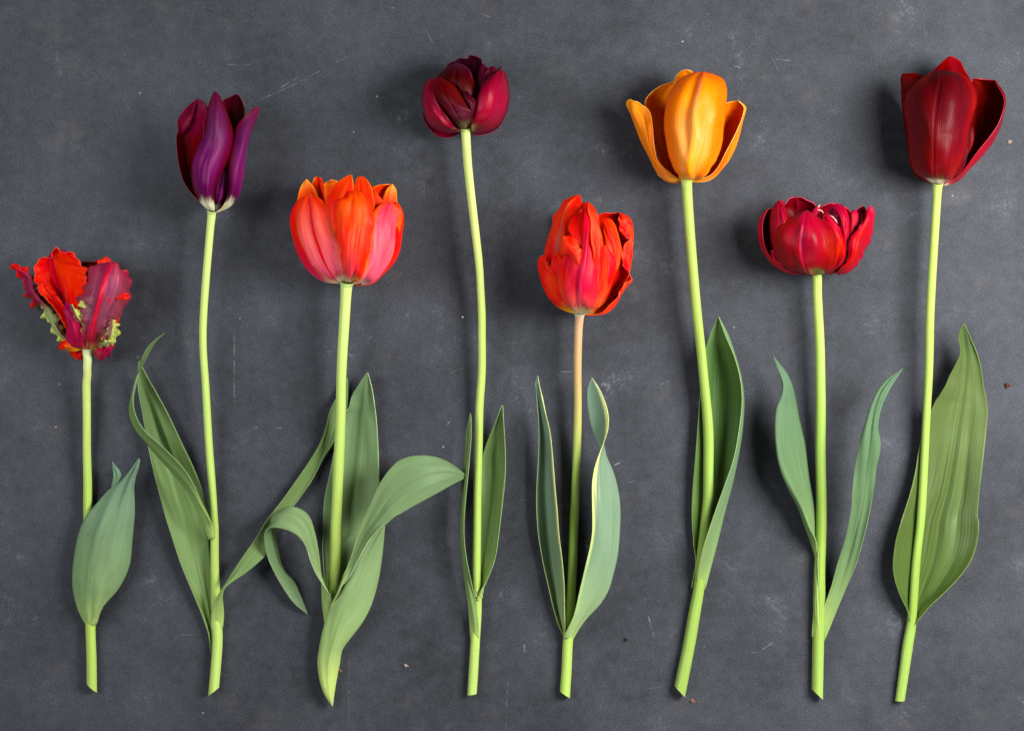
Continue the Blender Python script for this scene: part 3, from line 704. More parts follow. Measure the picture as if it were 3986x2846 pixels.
# inner cup, seen between the outer petals
sheet('petal', T, (cor_in, cor_side, cor_rim), [
      (P(F3, 770,1370, 600,1100, 520,750, 530,500, 560,390, 640,270, 735,180, 850,117), (18, 35, 40, 40, 39, 39, 39, 38)),
      (P(F3, 800,1375, 760,1100, 720,750, 710,520, 720,400, 760,290, 810,200, 858,117), (20, 41, 46, 46, 45, 43, 41, 38)),
      (P(F3, 830,1375, 900,1100, 930,750, 920,520, 905,400, 890,300, 885,200, 868,120), (20, 42, 46, 46, 45, 43, 41, 39))], folds=((.6, .55, .08, 1.2, .5, .95),))
sheet('petal', T, (cor_in, cor_side, cor_rim), [
      (P(F3, 820,1370, 830,1100, 860,750, 890,500, 893,290, 900,215, 935,145, 975,134), (19, 40, 45, 45, 43, 41, 39, 37)),
      (P(F3, 845,1370, 960,1100, 1010,750, 1020,500, 1010,350, 1000,250, 990,170, 985,133), (20, 42, 47, 47, 45, 43, 40, 37)),
      (P(F3, 870,1370, 1090,1100, 1160,750, 1140,520, 1125,380, 1095,260, 1050,180, 998,136), (18, 37, 41, 41, 40, 39, 38, 37))], folds=((.35, .35, .06, -1.4, .55, .97), (.55, .5, .07, 1.0, .4, .95)))
# outer ring
sheet('petal', T, (cor_side, cor_in, cor_rim), [
      (P(F3, 745,1390, 600,1310, 470,1160, 370,1000, 310,820, 290,640, 300,520, 320,430, 345,374), (19, 32, 34, 35, 35, 34, 33, 32, 31)),
      (P(F3, 735,1400, 550,1372, 375,1262, 250,1085, 190,850, 160,640, 182,510, 242,415, 330,372), (17, 19, 19, 20, 21, 22, 23, 25, 27)),
      (P(F3, 745,1400, 600,1350, 470,1220, 380,1050, 330,850, 310,650, 310,520, 320,440, 338,385), (15, 8, 5, 4, 5, 7, 11, 17, 24))], flip=False)
sheet('petal', T, (cor_side, cor_in, cor_rim), [
      (P(F3, 890,1395, 1080,1320, 1220,1180, 1310,1000, 1350,820, 1370,640, 1380,520, 1388,450), (19, 32, 34, 35, 35, 34, 33, 30)),
      (P(F3, 900,1412, 1100,1398, 1255,1285, 1395,1070, 1446,830, 1467,590, 1436,500, 1397,440), (17, 19, 19, 20, 21, 23, 25, 28)),
      (P(F3, 890,1405, 1050,1350, 1180,1200, 1260,1000, 1310,800, 1340,600, 1350,510, 1370,460), (15, 8, 5, 4, 5, 8, 12, 20))])
sheet('petal', T, (cor, cor_in, cor_rim), [
      (P(F3, 745,1395, 600,1362, 420,1232, 300,1050, 232,850, 215,660, 240,525, 300,415, 365,364), (18, 25, 27, 28, 30, 31, 32, 33, 33)),
      (P(F3, 758,1392, 640,1290, 540,1130, 470,960, 420,800, 395,650, 385,530, 380,440, 374,363), (19, 36, 41, 43, 43, 42, 40, 37, 33)),
      (P(F3, 790,1390, 800,1230, 795,1080, 775,955, 700,845, 640,650, 575,490, 500,395, 385,364), (20, 39, 43.5, 45, 45, 44, 42, 39, 34))],
      nu=36, nv=56, folds=((.22, .2, .05, 1.0, .1, .95), (.42, .38, .05, -1.3, .08, .9), (.62, .65, .08, .8, .15, .9)), wob=0.5)
sheet('petal', T, (cor_pink, cor_in, cor_rim), [
      (P(F3, 865,1395, 960,1325, 1020,1200, 1045,1000, 1075,770, 1120,570, 1195,470, 1315,428), (20, 40, 44, 45.5, 45.5, 43, 40, 34)),
      (P(F3, 905,1408, 1090,1330, 1180,1180, 1235,1000, 1260,800, 1280,640, 1300,520, 1326,427), (18, 36, 40, 42, 42, 41, 38, 34)),
      (P(F3, 925,1418, 1095,1402, 1245,1290, 1370,1085, 1432,850, 1456,640, 1435,530, 1335,428), (17, 23, 25, 27, 29, 31, 32, 33))],
      nu=36, nv=56, folds=((.6, .62, .03, -1.6, .12, .62), (.78, .78, .07, .8, .1, .95), (.3, .35, .08, -.7, .2, .9)), wob=0.5)
sheet('petal', T, (cor2, cor_in, cor_rim), [
      (P(F3, 775,1390, 758,1230, 745,1080, 700,850, 655,660, 658,510, 700,420, 800,388, 815,342, 880,305, 940,299), (20, 41, 46, 48, 48, 48, 48, 48, 46, 45, 44)),
      (P(F3, 822,1392, 830,1230, 838,1080, 850,850, 865,680, 880,560, 890,470, 900,410, 915,360, 930,325, 943,298), (22, 46, 52, 55, 55, 54, 53, 51, 49, 47, 44)),
      (P(F3, 872,1392, 985,1310, 1048,1160, 1085,980, 1108,770, 1116,610, 1100,480, 1065,395, 1030,345, 990,308, 948,298), (20, 41, 46, 48, 48, 48, 47, 47, 46, 45, 44))],
      nu=40, nv=64, folds=((.5, .35, .10, -2.4, .62, .93), (.62, .60, .05, 1.0, .05, .8), (.75, .72, .05, -1.0, .05, .85), (.3, .3, .06, .8, .1, .9)), ruffle=(.5, 6, 3), wob=0.5)
# leaves
sheet('leaf', T, LF3, [
      (P2(P(L3b, 590,960, 560,700, 540,450, 535,200), P(L3a, 598,1580, 605,1280, 650,1050, 690,850, 740,620, 800,480, 835,450, 862,345, 900,262, 994,119)), (3, 2, 1.5, 1.5, 2, 2.5, 3, 3, 3, 3, 4, 5, 6, 8)),
      (P2(P(L3b, 620,960, 650,700, 670,450, 690,200), P(L3a, 830,1580, 860,1280, 885,1050, 900,850, 920,620, 930,480, 945,450, 960,345, 975,262, 997,118)), (2.5, 1.5, 1.2, 1.2, 1.2, 1.2, 1.2, 1.2, 1.5, 1.5, 2, 3, 5, 8)),
      (P2(P(L3b, 660,960, 860,700, 960,450, 1020,200), P(L3a, 1140,1580, 1110,1280, 1102,1050, 1098,850, 1084,620, 1068,470, 1062,430, 1048,320, 1030,222, 1000,119)), (3, 4, 5, 6, 6, 6, 6, 6, 6, 6.5, 7, 7, 7.5, 8))],
      nu=28, nv=64, wob=0.5, folds=((.6, .55, .08, .8, .1, .9),), label='upright leaf behind the stem')
sheet('leaf', T, LF3, [
      (P2(P(L3b, 560,850, 610,715, 650,640, 700,510, 760,350), P(L3a, 905,1610, 962,1445, 1030,1290, 1095,1150, 1180,1020, 1275,920, 1385,875, 1500,863, 1620,876, 1740,925, 1850,1008, 1906,1060)), (8, 12, 16, 18, 19, 20, 22, 24, 25, 26, 26, 26, 25, 22, 19, 15, 10)),
      (P2(P(L3b, 575,850, 620,725, 670,640, 720,545, 800,400), P(L3a, 1035,1615, 1100,1545, 1180,1478, 1240,1425, 1310,1388, 1390,1340, 1480,1293, 1580,1240, 1680,1185, 1770,1130, 1840,1090, 1908,1062)), (9, 13, 17, 20, 22, 24, 26, 27, 28, 28, 28, 27, 25, 22, 19, 15, 10))],
      arch=(1, 1, -1, -2, -1, 1, 2.5, 2.5, 0), nu=30, nv=80, tipdens=1.15, wob=0.6, folds=((.5, .5, .05, -.6, .2, .95), (.7, .7, .05, .5, .2, .9)), label='blade arching away from the stem')
sheet('leaf', T, LF3S, [
      (P(L3b, 606,1562, 545,1475, 512,1380, 492,1210, 508,1080, 540,920, 588,775, 645,690, 720,560, 800,400, 900,232, 1035,98), (3, 4, 5, 6, 8, 10, 12, 15, 17, 18, 18, 18)),
      (P(L3b, 612,1564, 585,1475, 575,1380, 575,1210, 605,1080, 650,920, 705,790, 770,680, 830,560, 890,400, 960,250, 1038,100), (5, 8, 9.5, 11, 12, 13, 14.5, 16, 17, 17.5, 18, 18)),
      (P(L3b, 616,1562, 628,1475, 642,1380, 672,1220, 695,1105, 765,1005, 852,890, 920,760, 980,560, 1015,350, 1030,240, 1041,102), (3, 3.5, 4, 5, 6, 7, 8, 9, 10, 12, 14, 17))],
      nu=28, nv=64, tipdens=1.0, folds=((.55, .5, .04, .9, .15, .85),), label='leaf base sheathing the stem')
sheet('leaf', T, LF3, [
      (P(L3b, 548,900, 520,700, 514,500, 500,330, 470,160, 420,20, 350,-38, 278,-57, 205,-42, 140,10, 150,120, 168,250, 200,400, 250,490, 294,530, 350,660, 416,822), (5, 8, 10, 12, 14, 16, 18, 19, 17, 13, 9, 6, 4, 3.5, 3, 3, 2)),
      (P(L3b, 575,900, 602,695, 545,585, 490,500, 440,400, 385,250, 325,178, 250,136, 170,116, 110,122, 70,165, 62,230, 80,330, 130,450, 200,580, 300,730, 414,823), (7, 12, 16, 18, 20, 22, 23, 24, 24, 22, 19, 16, 12, 9, 7, 5, 2))],
      arch=(1, 1, 0, .5, 2, 2.5, 2, 1, .5, 0), nu=22, nv=90, tipdens=1.0, wob=0.4, label='short leaf curling over and down')

# ================================================================== 4  dark maroon double tulip
T = tulip((1833, 2715), 'rounded dark maroon double tulip on a tall thin stem with two narrow leaves')
mar = blade_mat('maroon_out', [(0, (190, 180, 120)), (.05, (90, 14, 40)), (.3, (112, 8, 28)), (.6, (136, 20, 48)), (1, (104, 8, 28))],
                edge=[(0, (74, 8, 32)), (1, (88, 4, 18))], e0=0.7, e1=1.05, vary=0.4, jag=0.06, coarse=0.35, rough=0.34)
mar2 = blade_mat('maroon_mid', [(0, (60, 3, 6)), (.25, (66, 2, 4)), (.45, (84, 30, 46)), (.65, (76, 8, 12)), (1, (84, 5, 6))],
                 edge=[(0, (64, 3, 10)), (1, (82, 4, 5))], e0=0.5, e1=1.0, vary=0.4, jag=0.16, coarse=0.35, rough=0.36)
mar_dk = blade_mat('maroon_black', [(0, (40, 3, 12)), (.7, (32, 3, 13)), (1, (36, 5, 18))], vary=0.4, rough=0.45, spec=0.25)
mar_br = blade_mat('maroon_brown', [(0, (56, 3, 5)), (.5, (76, 5, 3)), (.8, (54, 4, 5)), (1, (70, 20, 40))], edge=[(0, (62, 4, 6)), (.7, (96, 10, 10)), (1, (96, 40, 66))], e0=0.8, e1=1.1, vary=0.4, jag=0.1, rough=0.4, spec=0.35)
mar_gr = blade_mat('maroon_greyed', [(0, (60, 6, 20)), (.5, (72, 16, 30)), (1, (70, 12, 28))], vary=0.35, rough=0.36)
mar_rim = plain_mat('maroon_rim', (104, 22, 50), 0.45)
tube('stem', T, [ST], P2(P(F4, 815,1110, 818,1160, 850,1600), P(G4, 1522,40, 1545,300, 1558,600, 1560,900, 1553,1250), P(L4, 226,60, 220,300, 212,600, 209,900, 214,1080, 202,1300, 186,1565)), (20, 19, 17, 15, 13, 11, 9, 7, 5.5, 4.5, 3.6, 3.2, 3, 2.8), (3.0, 2.5, 2.3, 2.2, 2.2, 2.2, 2.2, 2.3, 2.4, 2.6, 2.6), slant=-0.6, cap_mat=CUT)
sheet('petal', T, (mar_dk, mar, mar_rim), [(P(F4, 770,1140, 420,1080, 300,800, 360,500, 560,300), (16, 5, 3, 5, 12)), (P(F4, 810,1140, 780,1000, 780,760, 780,480, 780,260), (16, 2, 1, 2, 10)), (P(F4, 850,1140, 1200,1060, 1330,800, 1280,500, 1060,320), (16, 5, 3, 5, 12))])
sheet('petal', T, (mar_dk, mar_gr, mar_rim), [
      (P(F4, 790,1100, 520,900, 430,600, 440,415, 545,305, 650,212, 720,170, 835,158, 868,117), (15, 18, 20, 21, 22, 23, 23, 24, 24)),
      (P(F4, 820,1100, 780,900, 760,600, 770,460, 790,360, 810,290, 830,230, 855,180, 875,117), (15, 16, 17, 17, 18, 19, 21, 23, 24)),
      (P(F4, 850,1100, 1050,900, 1120,600, 1120,460, 1095,350, 1055,250, 1040,185, 990,138, 885,118), (15, 18, 20, 21, 22, 23, 24, 24, 24))], ruffle=(.9, 5, 2), folds=((.6, .6, .08, -1.5, .5, .95),))
sheet('petal', T, (mar_gr, mar_dk, mar_rim), [(P(F4, 840,1110, 940,800, 955,560, 975,400, 1010,300, 1058,237), (16, 29, 31, 31, 30, 29)), (P(F4, 860,1110, 1100,800, 1130,560, 1130,400, 1120,300, 1072,238), (16, 28, 30, 30, 30, 29))])
sheet('petal', T, (mar_gr, mar_dk, mar_rim), [(P(F4, 850,1110, 1150,800, 1200,500, 1240,330, 1285,288, 1322,257), (15, 22, 23, 24, 25, 25)), (P(F4, 860,1110, 1250,800, 1320,500, 1300,340, 1310,300, 1326,258), (15, 20, 22, 24, 25, 25))])
sheet('petal', T, (mar_gr, mar_dk, mar_rim), [(P(F4, 840,1115, 930,850, 960,650, 1005,470, 1110,312, 1185,265), (17, 31, 33, 33, 32, 30)), (P(F4, 860,1115, 1150,850, 1250,600, 1280,420, 1262,310, 1200,265), (17, 30, 32, 32, 31, 30))], arch=(0, 2, 2, 1))
sheet('petal', T, (mar_br, mar_dk, mar_rim), [
      (P(F4, 800,1120, 540,850, 430,620, 415,445, 480,370, 560,298, 640,235, 712,227), (17, 27, 29, 29, 29, 30, 31, 31)),
      (P(F4, 825,1120, 760,850, 720,620, 690,480, 685,400, 695,330, 715,270, 728,227), (19, 37, 40, 40, 39, 37, 34, 31)),
      (P(F4, 850,1120, 950,850, 972,650, 955,530, 925,430, 890,345, 830,278, 745,228), (19, 35, 37, 37, 36, 35, 33, 31))], folds=((.42, .5, .07, -1.0, .4, .9),), wob=.15, nu=30)
sheet('petal', T, (mar, mar_dk, mar_rim), [(P(F4, 760,1150, 640,1240, 520,1256, 385,1190, 290,1080, 235,930), (15, 14, 13, 12, 13, 15)), (P(F4, 760,1140, 640,1080, 560,1040, 460,980, 380,900, 320,800), (15, 7, 5, 4, 5, 8))], arch=(0, -1, -1, 0))
sheet('petal', T, (mar, mar_dk, mar_rim), [(P(F4, 870,1150, 960,1212, 1120,1195, 1270,1105, 1370,950, 1410,750), (15, 14, 13, 12, 13, 15)), (P(F4, 860,1140, 960,1080, 1100,1040, 1200,980, 1280,880, 1320,740), (15, 7, 5, 4, 5, 8))], arch=(0, -1, -1, 0))
sheet('petal', T, (mar, mar_dk, mar_rim), [
      (P(F4, 745,1145, 640,1060, 560,930, 470,790, 425,690, 405,560, 380,440), (19, 35, 38, 38, 37, 35, 32)),
      (P(F4, 740,1155, 590,1120, 450,1030, 360,900, 310,760, 300,600, 362,432), (18, 31, 35, 36, 35, 34, 32)),
      (P(F4, 738,1172, 560,1192, 400,1132, 290,1042, 228,890, 204,750, 232,585, 300,470, 348,427), (16, 17, 17, 18, 19, 20, 23, 27, 30))],
      nu=30, folds=((.35, .35, .06, .9, .15, .8), (.2, .15, .06, -1.2, .2, .8)))
sheet('petal', T, (mar2, mar_dk, mar_rim), [
      (P(F4, 765,1140, 630,1000, 505,830, 432,705, 396,570, 384,450, 396,430), (20, 37, 40, 40, 38, 36, 35)),
      (P(F4, 800,1138, 740,980, 660,830, 590,710, 530,600, 480,500, 440,426), (22, 42, 46, 46, 44, 41, 37)),
      (P(F4, 840,1130, 915,980, 930,920, 850,830, 770,690, 640,520, 490,423), (21, 41, 44, 45, 44, 42, 38))],
      nu=34, nv=50, wob=.15, folds=((.45, .45, .025, -1.2, .1, .95),))
sheet('petal', T, (mar_gr, mar_br, mar_rim), [(P(F4, 880,1060, 880,900, 820,760, 780,690, 795,640, 826,600), (33, 40, 42, 42, 41.5, 40)), (P(F4, 910,1060, 950,900, 955,800, 950,740, 900,680, 832,600), (34, 41, 42.5, 42, 41.5, 40))])
sheet('petal', T, (mar, mar_dk, mar_rim), [
      (P(F4, 858,1125, 915,970, 965,800, 1000,650, 1050,520, 1140,420, 1240,350, 1310,324), (20, 38, 42, 43, 42, 40, 37, 34)),
      (P(F4, 868,1138, 1010,1060, 1120,930, 1190,780, 1230,640, 1265,510, 1300,400, 1328,324), (19, 37, 42, 43, 43, 41, 38, 34)),
      (P(F4, 872,1155, 965,1210, 1125,1190, 1285,1090, 1385,930, 1422,740, 1422,560, 1395,420, 1345,328), (17, 20, 21, 22, 23, 24, 26, 29, 33))],
      nu=36, nv=52, folds=((.55, .55, .10, .6, .1, .9),))
sheet('leaf', T, LF4, [
      (P(L4, 214,1040, 218,950, 220,800, 224,620, 228,480, 236,330, 262,245, 300,150, 343,40), (2.5, 2, 1.6, 1.5, 1.6, 2, 4, 7, 11)),
      (P(L4, 222,1042, 240,950, 255,800, 275,620, 290,480, 300,330, 312,245, 326,150, 345,39), (3, 2, 1.3, 1.2, 1.2, 1.5, 3, 6, 11)),
      (P(L4, 232,1035, 256,975, 302,865, 332,710, 350,520, 357,350, 357,240, 353,140, 347,40), (5, 8, 9, 10, 10, 10, 10, 11, 11))],
      folds=((.45, .5, .05, -.6, .1, .9), (.65, .65, .05, .6, .1, .9)), nu=26)
sheet('leaf', T, LFS, [(P(L4, 210,1075, 212,1050, 216,1036), (5.5, 6, 5.5)), (P(L4, 237,1070, 248,1015, 262,972), (3, 6, 8.5))], arch=(1, .8, .3), nv=14, nu=10, label='leaf base clasping the stem')
sheet('leaf', T, LF4, [
      (P(L4, 176,1270, 168,1150, 151,1000, 136,870, 121,730, 122,600, 134,430, 147,300, 156,170, 175,79), (3, 5, 6, 7, 8, 9, 10, 11, 12, 13)),
      (P(L4, 200,1274, 194,1165, 174,1020, 150,880, 133,740, 134,600, 144,440, 158,310, 170,180, 177,79), (4.8, 7.2, 10, 11, 12, 13, 13, 13, 13, 13)),
      (P(L4, 222,1266, 221,1200, 205,1090, 183,970, 155,815, 143,670, 151,490, 168,340, 181,200, 179,80), (5, 7, 9, 12, 15, 16, 16, 15, 14, 13))],
      nu=18, nv=60)

# ================================================================== 5  feathered scarlet tulip
T = tulip((2210, 2715), 'ragged scarlet tulip with yellow base on a brownish stem between two yellow-edged leaves')
sca = blade_mat('scarlet_out', [(0, (240, 230, 180)), (.13, (232, 212, 150)), (.22, (206, 84, 80)), (.4, (212, 46, 66)), (.7, (226, 50, 58)), (1, (230, 54, 50))],
                edge=[(0, (236, 200, 100)), (.2, (232, 100, 70)), (.5, (236, 60, 52)), (1, (238, 60, 48))], e0=0.5, e1=0.95,
                stripe=[(0, (210, 190, 140)), (.25, (176, 70, 84)), (.6, (186, 36, 64)), (1, (206, 36, 56))], stripe_w=0.12, vary=0.45, jag=0.16, coarse=0.35)
sca_r = blade_mat('scarlet_red', [(0, (238, 200, 80)), (.16, (232, 130, 30)), (.3, (220, 30, 10)), (1, (228, 26, 8))], vary=0.3, jag=0.1, coarse=0.3)
sca_s = blade_mat('scarlet_salmon', [(0, (222, 50, 56)), (.3, (236, 74, 66)), (.7, (240, 76, 66)), (1, (236, 50, 40))],
                  edge=[(0, (230, 50, 34)), (1, (238, 84, 60))], e0=0.6, e1=1.0, vary=0.3, coarse=0.3)
sca_m = blade_mat('scarlet_muted', [(0, (226, 180, 80)), (.15, (196, 40, 36)), (.5, (206, 28, 22)), (1, (230, 34, 16))],
                  stripe=[(0, (190, 110, 80)), (.55, (150, 60, 60)), (.85, (196, 110, 80)), (1, (220, 40, 26))], stripe_w=0.12, vary=0.35, jag=0.1, coarse=0.3)
sca_in = blade_mat('scarlet_in', [(0, (240, 190, 30)), (.18, (232, 120, 14)), (.4, (186, 18, 4)), (1, (176, 12, 4))], vary=0.25, jag=0.1)
sca_rim = plain_mat('scarlet_rim', (236, 90, 50), 0.5)
tube('stem', T, [ST_brown], P2(P(F5, 622,1490, 620,1535, 612,1620), P(L5a, 573,120, 573,500, 563,900, 548,1300), P(L5b, 467,0, 450,500, 432,880, 412,1080, 402,1300, 388,1528)), (20, 19, 17.5, 15, 12, 9.5, 7.5, 6, 5, 3.8, 3.2, 3, 3), (3.2, 2.5, 2.3, 2.3, 2.35, 2.4, 2.5, 2.5, 2.8, 2.9, 2.9), slant=1.7, cap_mat=CUT)
sheet('petal', T, (sca_in, sca_m, sca_rim), [(P(F5, 590,1510, 300,1300, 250,950, 320,600, 480,330), (17, 5, 3, 5, 14)), (P(F5, 625,1510, 640,1300, 660,950, 680,600, 680,300), (17, 2, 1, 2, 10)), (P(F5, 660,1510, 1050,1300, 1120,950, 1080,600, 900,380), (17, 5, 3, 5, 14))])
# right rear petal with folded-over edge
sheet('petal', T, (sca_in, sca_s, sca_rim), [
      (P(F5, 680,1500, 820,1200, 850,900, 850,650, 840,450, 850,352, 905,324), (18, 22, 24, 25, 26, 26, 26)),
      (P(F5, 690,1500, 960,1200, 1030,900, 1040,650, 1020,500, 1010,400, 1000,330), (16, 10, 9, 10, 14, 20, 25)),
      (P(F5, 700,1510, 1120,1200, 1215,980, 1242,720, 1238,560, 1200,400, 1080,325), (16, 14, 17, 21, 24, 26, 26)),
      (P(F5, 695,1505, 1100,1180, 1190,1030, 1112,820, 1212,640, 1085,500, 1078,365), (18, 20, 25, 29, 30, 30, 28))], nu=40, nv=60, wob=0.5)
sheet('petal', T, (sca_s, sca_in, sca_rim), [(P(F5, 1130,950, 1112,840, 1118,760, 1150,690, 1222,642), (29, 31, 31, 31, 30)), (P(F5, 1200,1040, 1222,930, 1236,830, 1243,740, 1240,650), (24, 25, 26, 27, 28))], arch=(0, 2, 2, 0))
sheet('petal', T, (sca_s, sca_in, sca_rim), [(P(F5, 1212,638, 1142,600, 1092,520, 1070,410, 1092,345), (31, 32, 32, 31, 29)), (P(F5, 1236,610, 1232,540, 1222,460, 1188,375, 1115,340), (28, 28, 28, 28, 28))], arch=(0, 2, 2, 0), ruffle=(.5, 4, 2))
# lower right petal: inside seen, lip turned out
sheet('petal', T, (sca_in, sca_s, sca_rim), [
      (P(F5, 660,1510, 830,1430, 920,1300, 990,1120, 1060,960, 1108,850), (19, 26, 28, 29, 29, 28)),
      (P(F5, 680,1520, 880,1440, 1000,1300, 1070,1150, 1110,1030, 1150,950), (17, 14, 13, 15, 19, 24)),
      (P(F5, 700,1528, 850,1522, 955,1470, 1062,1360, 1130,1235, 1236,1108), (16, 15, 15, 17, 20, 24)),
      (P(F5, 700,1520, 860,1490, 960,1420, 1055,1320, 1110,1220, 1228,1100), (19, 22, 25, 27, 28, 26))], nu=34)
sheet('petal', T, (sca_s, sca_in, sca_rim), [(P(F5, 1050,1365, 1090,1270, 1120,1190, 1160,1145, 1232,1108), (24, 28, 29, 29, 26)), (P(F5, 1062,1368, 1120,1275, 1150,1215, 1195,1160, 1237,1112), (18, 21, 23, 24, 25))], arch=(0, 1, 1, 0))
# upper left
sheet('petal', T, (sca_m, sca_in, sca_rim), [
      (P(F5, 570,1500, 330,1250, 230,1000, 214,770, 232,640, 280,480, 312,365, 380,270, 440,182, 520,133, 600,117), (17, 18, 19, 20, 21, 22, 24, 26, 28, 30, 31)),
      (P(F5, 595,1500, 420,1250, 340,1000, 345,800, 360,650, 385,500, 410,390, 450,300, 500,220, 560,160, 620,117), (19, 31, 35, 36, 37, 37, 36, 35, 34, 33, 31)),
      (P(F5, 620,1500, 560,1250, 520,1000, 500,800, 490,640, 500,520, 520,410, 600,325, 655,255, 642,180, 632,120), (20, 36, 39, 40, 40, 39, 38, 37, 35, 33, 31))],
      nu=34, nv=56, folds=((.35, .35, .06, .7, .35, .95), (.55, .5, .08, -1.0, .4, .85)), ruffle=(.4, 5, 3))
# lower left, rolled top
sheet('petal', T, (sca_r, sca_in, sca_rim), [
      (P(F5, 560,1512, 370,1440, 262,1335, 190,1200, 150,1050, 134,900, 170,828, 235,810), (17, 17, 17, 18, 19, 21, 25, 28)),
      (P(F5, 575,1505, 430,1400, 330,1280, 270,1150, 225,1030, 195,930, 215,860, 265,820), (18, 25, 27, 28, 29, 30, 31, 30)),
      (P(F5, 590,1505, 490,1400, 420,1280, 380,1160, 330,1060, 285,960, 262,900, 306,845), (20, 33, 36, 37, 36, 34, 32, 30))],
      nu=30, folds=((.62, .6, .05, -2.2, .08, .75), (.4, .4, .06, 1.0, .1, .8)))
# red flame petals behind the front one
sheet('petal', T, (sca_r, sca_in, sca_rim), [(P(F5, 585,1505, 430,1320, 370,1150, 330,1060, 278,960, 300,870, 360,790), (19, 37, 40, 39, 37, 37, 37)), (P(F5, 620,1505, 620,1300, 600,1150, 560,1050, 480,930, 430,830, 380,778), (20, 42, 44, 44, 43, 41, 38)),], arch=(0, 2, 2, 0), ruffle=(.6, 5, 3))
sheet('petal', T, (sca_r, sca_in, sca_rim), [
      (P(F5, 610,1500, 560,1200, 540,900, 510,600, 502,440, 600,330, 650,265, 655,205), (19, 42, 46, 46, 43, 40, 37, 35)),
      (P(F5, 630,1500, 660,1200, 670,900, 660,650, 660,500, 680,380, 690,280, 700,197), (20, 44, 50, 50, 48, 45, 41, 36)),
      (P(F5, 660,1500, 860,1200, 900,900, 890,650, 860,500, 835,360, 790,255, 735,202), (19, 41, 44, 44, 43, 41, 39, 36))], nu=30, ruffle=(.8, 6, 3))
# right middle petal
sheet('petal', T, (sca_s, sca_in, sca_rim), [
      (P(F5, 660,1500, 830,1200, 930,950, 935,720, 900,560, 885,450, 882,395), (18, 33, 37, 38, 38, 37, 35)),
      (P(F5, 675,1505, 900,1200, 1010,950, 1030,740, 1000,600, 970,480, 950,388), (18, 31, 36, 38, 38, 37, 35)),
      (P(F5, 690,1510, 960,1200, 1060,1000, 1112,760, 1100,640, 1060,500, 1000,405), (17, 25, 28, 30, 31, 32, 33))], nu=30, folds=((.5, .5, .1, .8, .3, .9),), ruffle=(.5, 5, 3))
sheet('petal', T, (sca_r, sca_in, sca_rim), [(P(F5, 670,1500, 830,1250, 900,1000, 895,820, 905,690), (20, 39, 42, 42, 41)), (P(F5, 690,1505, 950,1250, 1010,1080, 1042,940, 975,760), (19, 35, 37, 37, 39))], arch=(0, 3, 3, 1), ruffle=(.5, 4, 3))
# main front petal with two lobes
sheet('petal', T, (sca, sca_in, sca_rim), [
      (P(F5, 565,1512, 440,1390, 388,1230, 385,1080, 400,920, 440,820, 520,830, 590,860, 630,760, 605,620, 620,470, 675,300, 712,205), (18, 36, 40, 42, 43, 44, 45, 46, 46, 46, 46, 45, 43)),
      (P(F5, 622,1520, 610,1390, 615,1260, 630,1130, 650,1010, 670,910, 685,830, 695,740, 705,640, 712,540, 718,430, 722,310, 722,204), (21, 46, 51, 53, 54, 54, 54, 54, 54, 53, 51, 48, 44)),
      (P(F5, 685,1522, 840,1445, 915,1340, 945,1200, 952,1060, 950,930, 930,830, 900,740, 868,620, 845,510, 838,400, 805,270, 735,205), (18, 36, 40, 42, 43, 44, 45, 45, 45, 45, 45, 45, 43))],
      nu=44, nv=72, wob=0.4, ruffle=(.45, 5, 3), folds=((.5, .5, .06, .6, .1, .97), (.62, .66, .08, -.8, .35, .9), (.38, .4, .07, -.6, .3, .85)))
sheet('petal', T, (sca_s, sca_r, sca_rim), [
      (P(F5, 610,1040, 560,920, 500,830, 415,780, 400,690, 430,610, 475,588), (51, 51, 50, 48, 46, 45, 45)),
      (P(F5, 618,1030, 590,900, 550,800, 510,740, 490,690, 490,640, 495,590), (52, 54, 54, 53, 51, 49, 46)),
      (P(F5, 626,1020, 635,900, 640,800, 620,720, 600,660, 570,605, 515,592), (52, 53, 53, 52, 50, 48, 46))], ruffle=(.6, 5, 3), label='short salmon lobe on the front petal')
sheet('petal', T, (sca_s, sca_r, sca_rim), [(P(F5, 800,1030, 770,780, 752,620, 755,420, 720,300, 722,206), (50, 53, 53, 51, 49, 45)), (P(F5, 812,1030, 880,780, 885,640, 838,450, 820,320, 735,206), (50, 47, 46, 46, 46, 45))], arch=(0, 2, 1, 0), ruffle=(.6, 5, 3))
# leaves
sheet('leaf', T, LF5L, [
      (P2(P(L5b, 376,1030, 345,960, 305,840, 250,620, 200,400, 166,180), P(L5a, 180,1480, 181,1250, 190,950, 196,720, 186,500, 166,310, 161,215, 179,154)), (2.6, 4, 5, 6, 6, 7, 8, 9, 10, 11, 13, 14, 15, 15)),
      (P2(P(L5b, 384,1030, 362,960, 335,840, 300,620, 265,400, 240,180), P(L5a, 270,1480, 262,1250, 255,950, 243,720, 220,510, 193,320, 175,218, 181,153)), (2, 2, 1.8, 1.6, 1.8, 2.5, 3.5, 5, 7, 9, 12, 14, 15, 16)),
      (P2(P(L5b, 392,1030, 390,960, 385,840, 376,620, 360,400, 336,180), P(L5a, 373,1490, 349,1250, 320,930, 293,690, 256,520, 221,350, 197,235, 184,154)), (4, 8, 12, 16, 19, 20, 20, 20, 19, 18, 17, 16, 16, 16))],
      nu=28, nv=64)
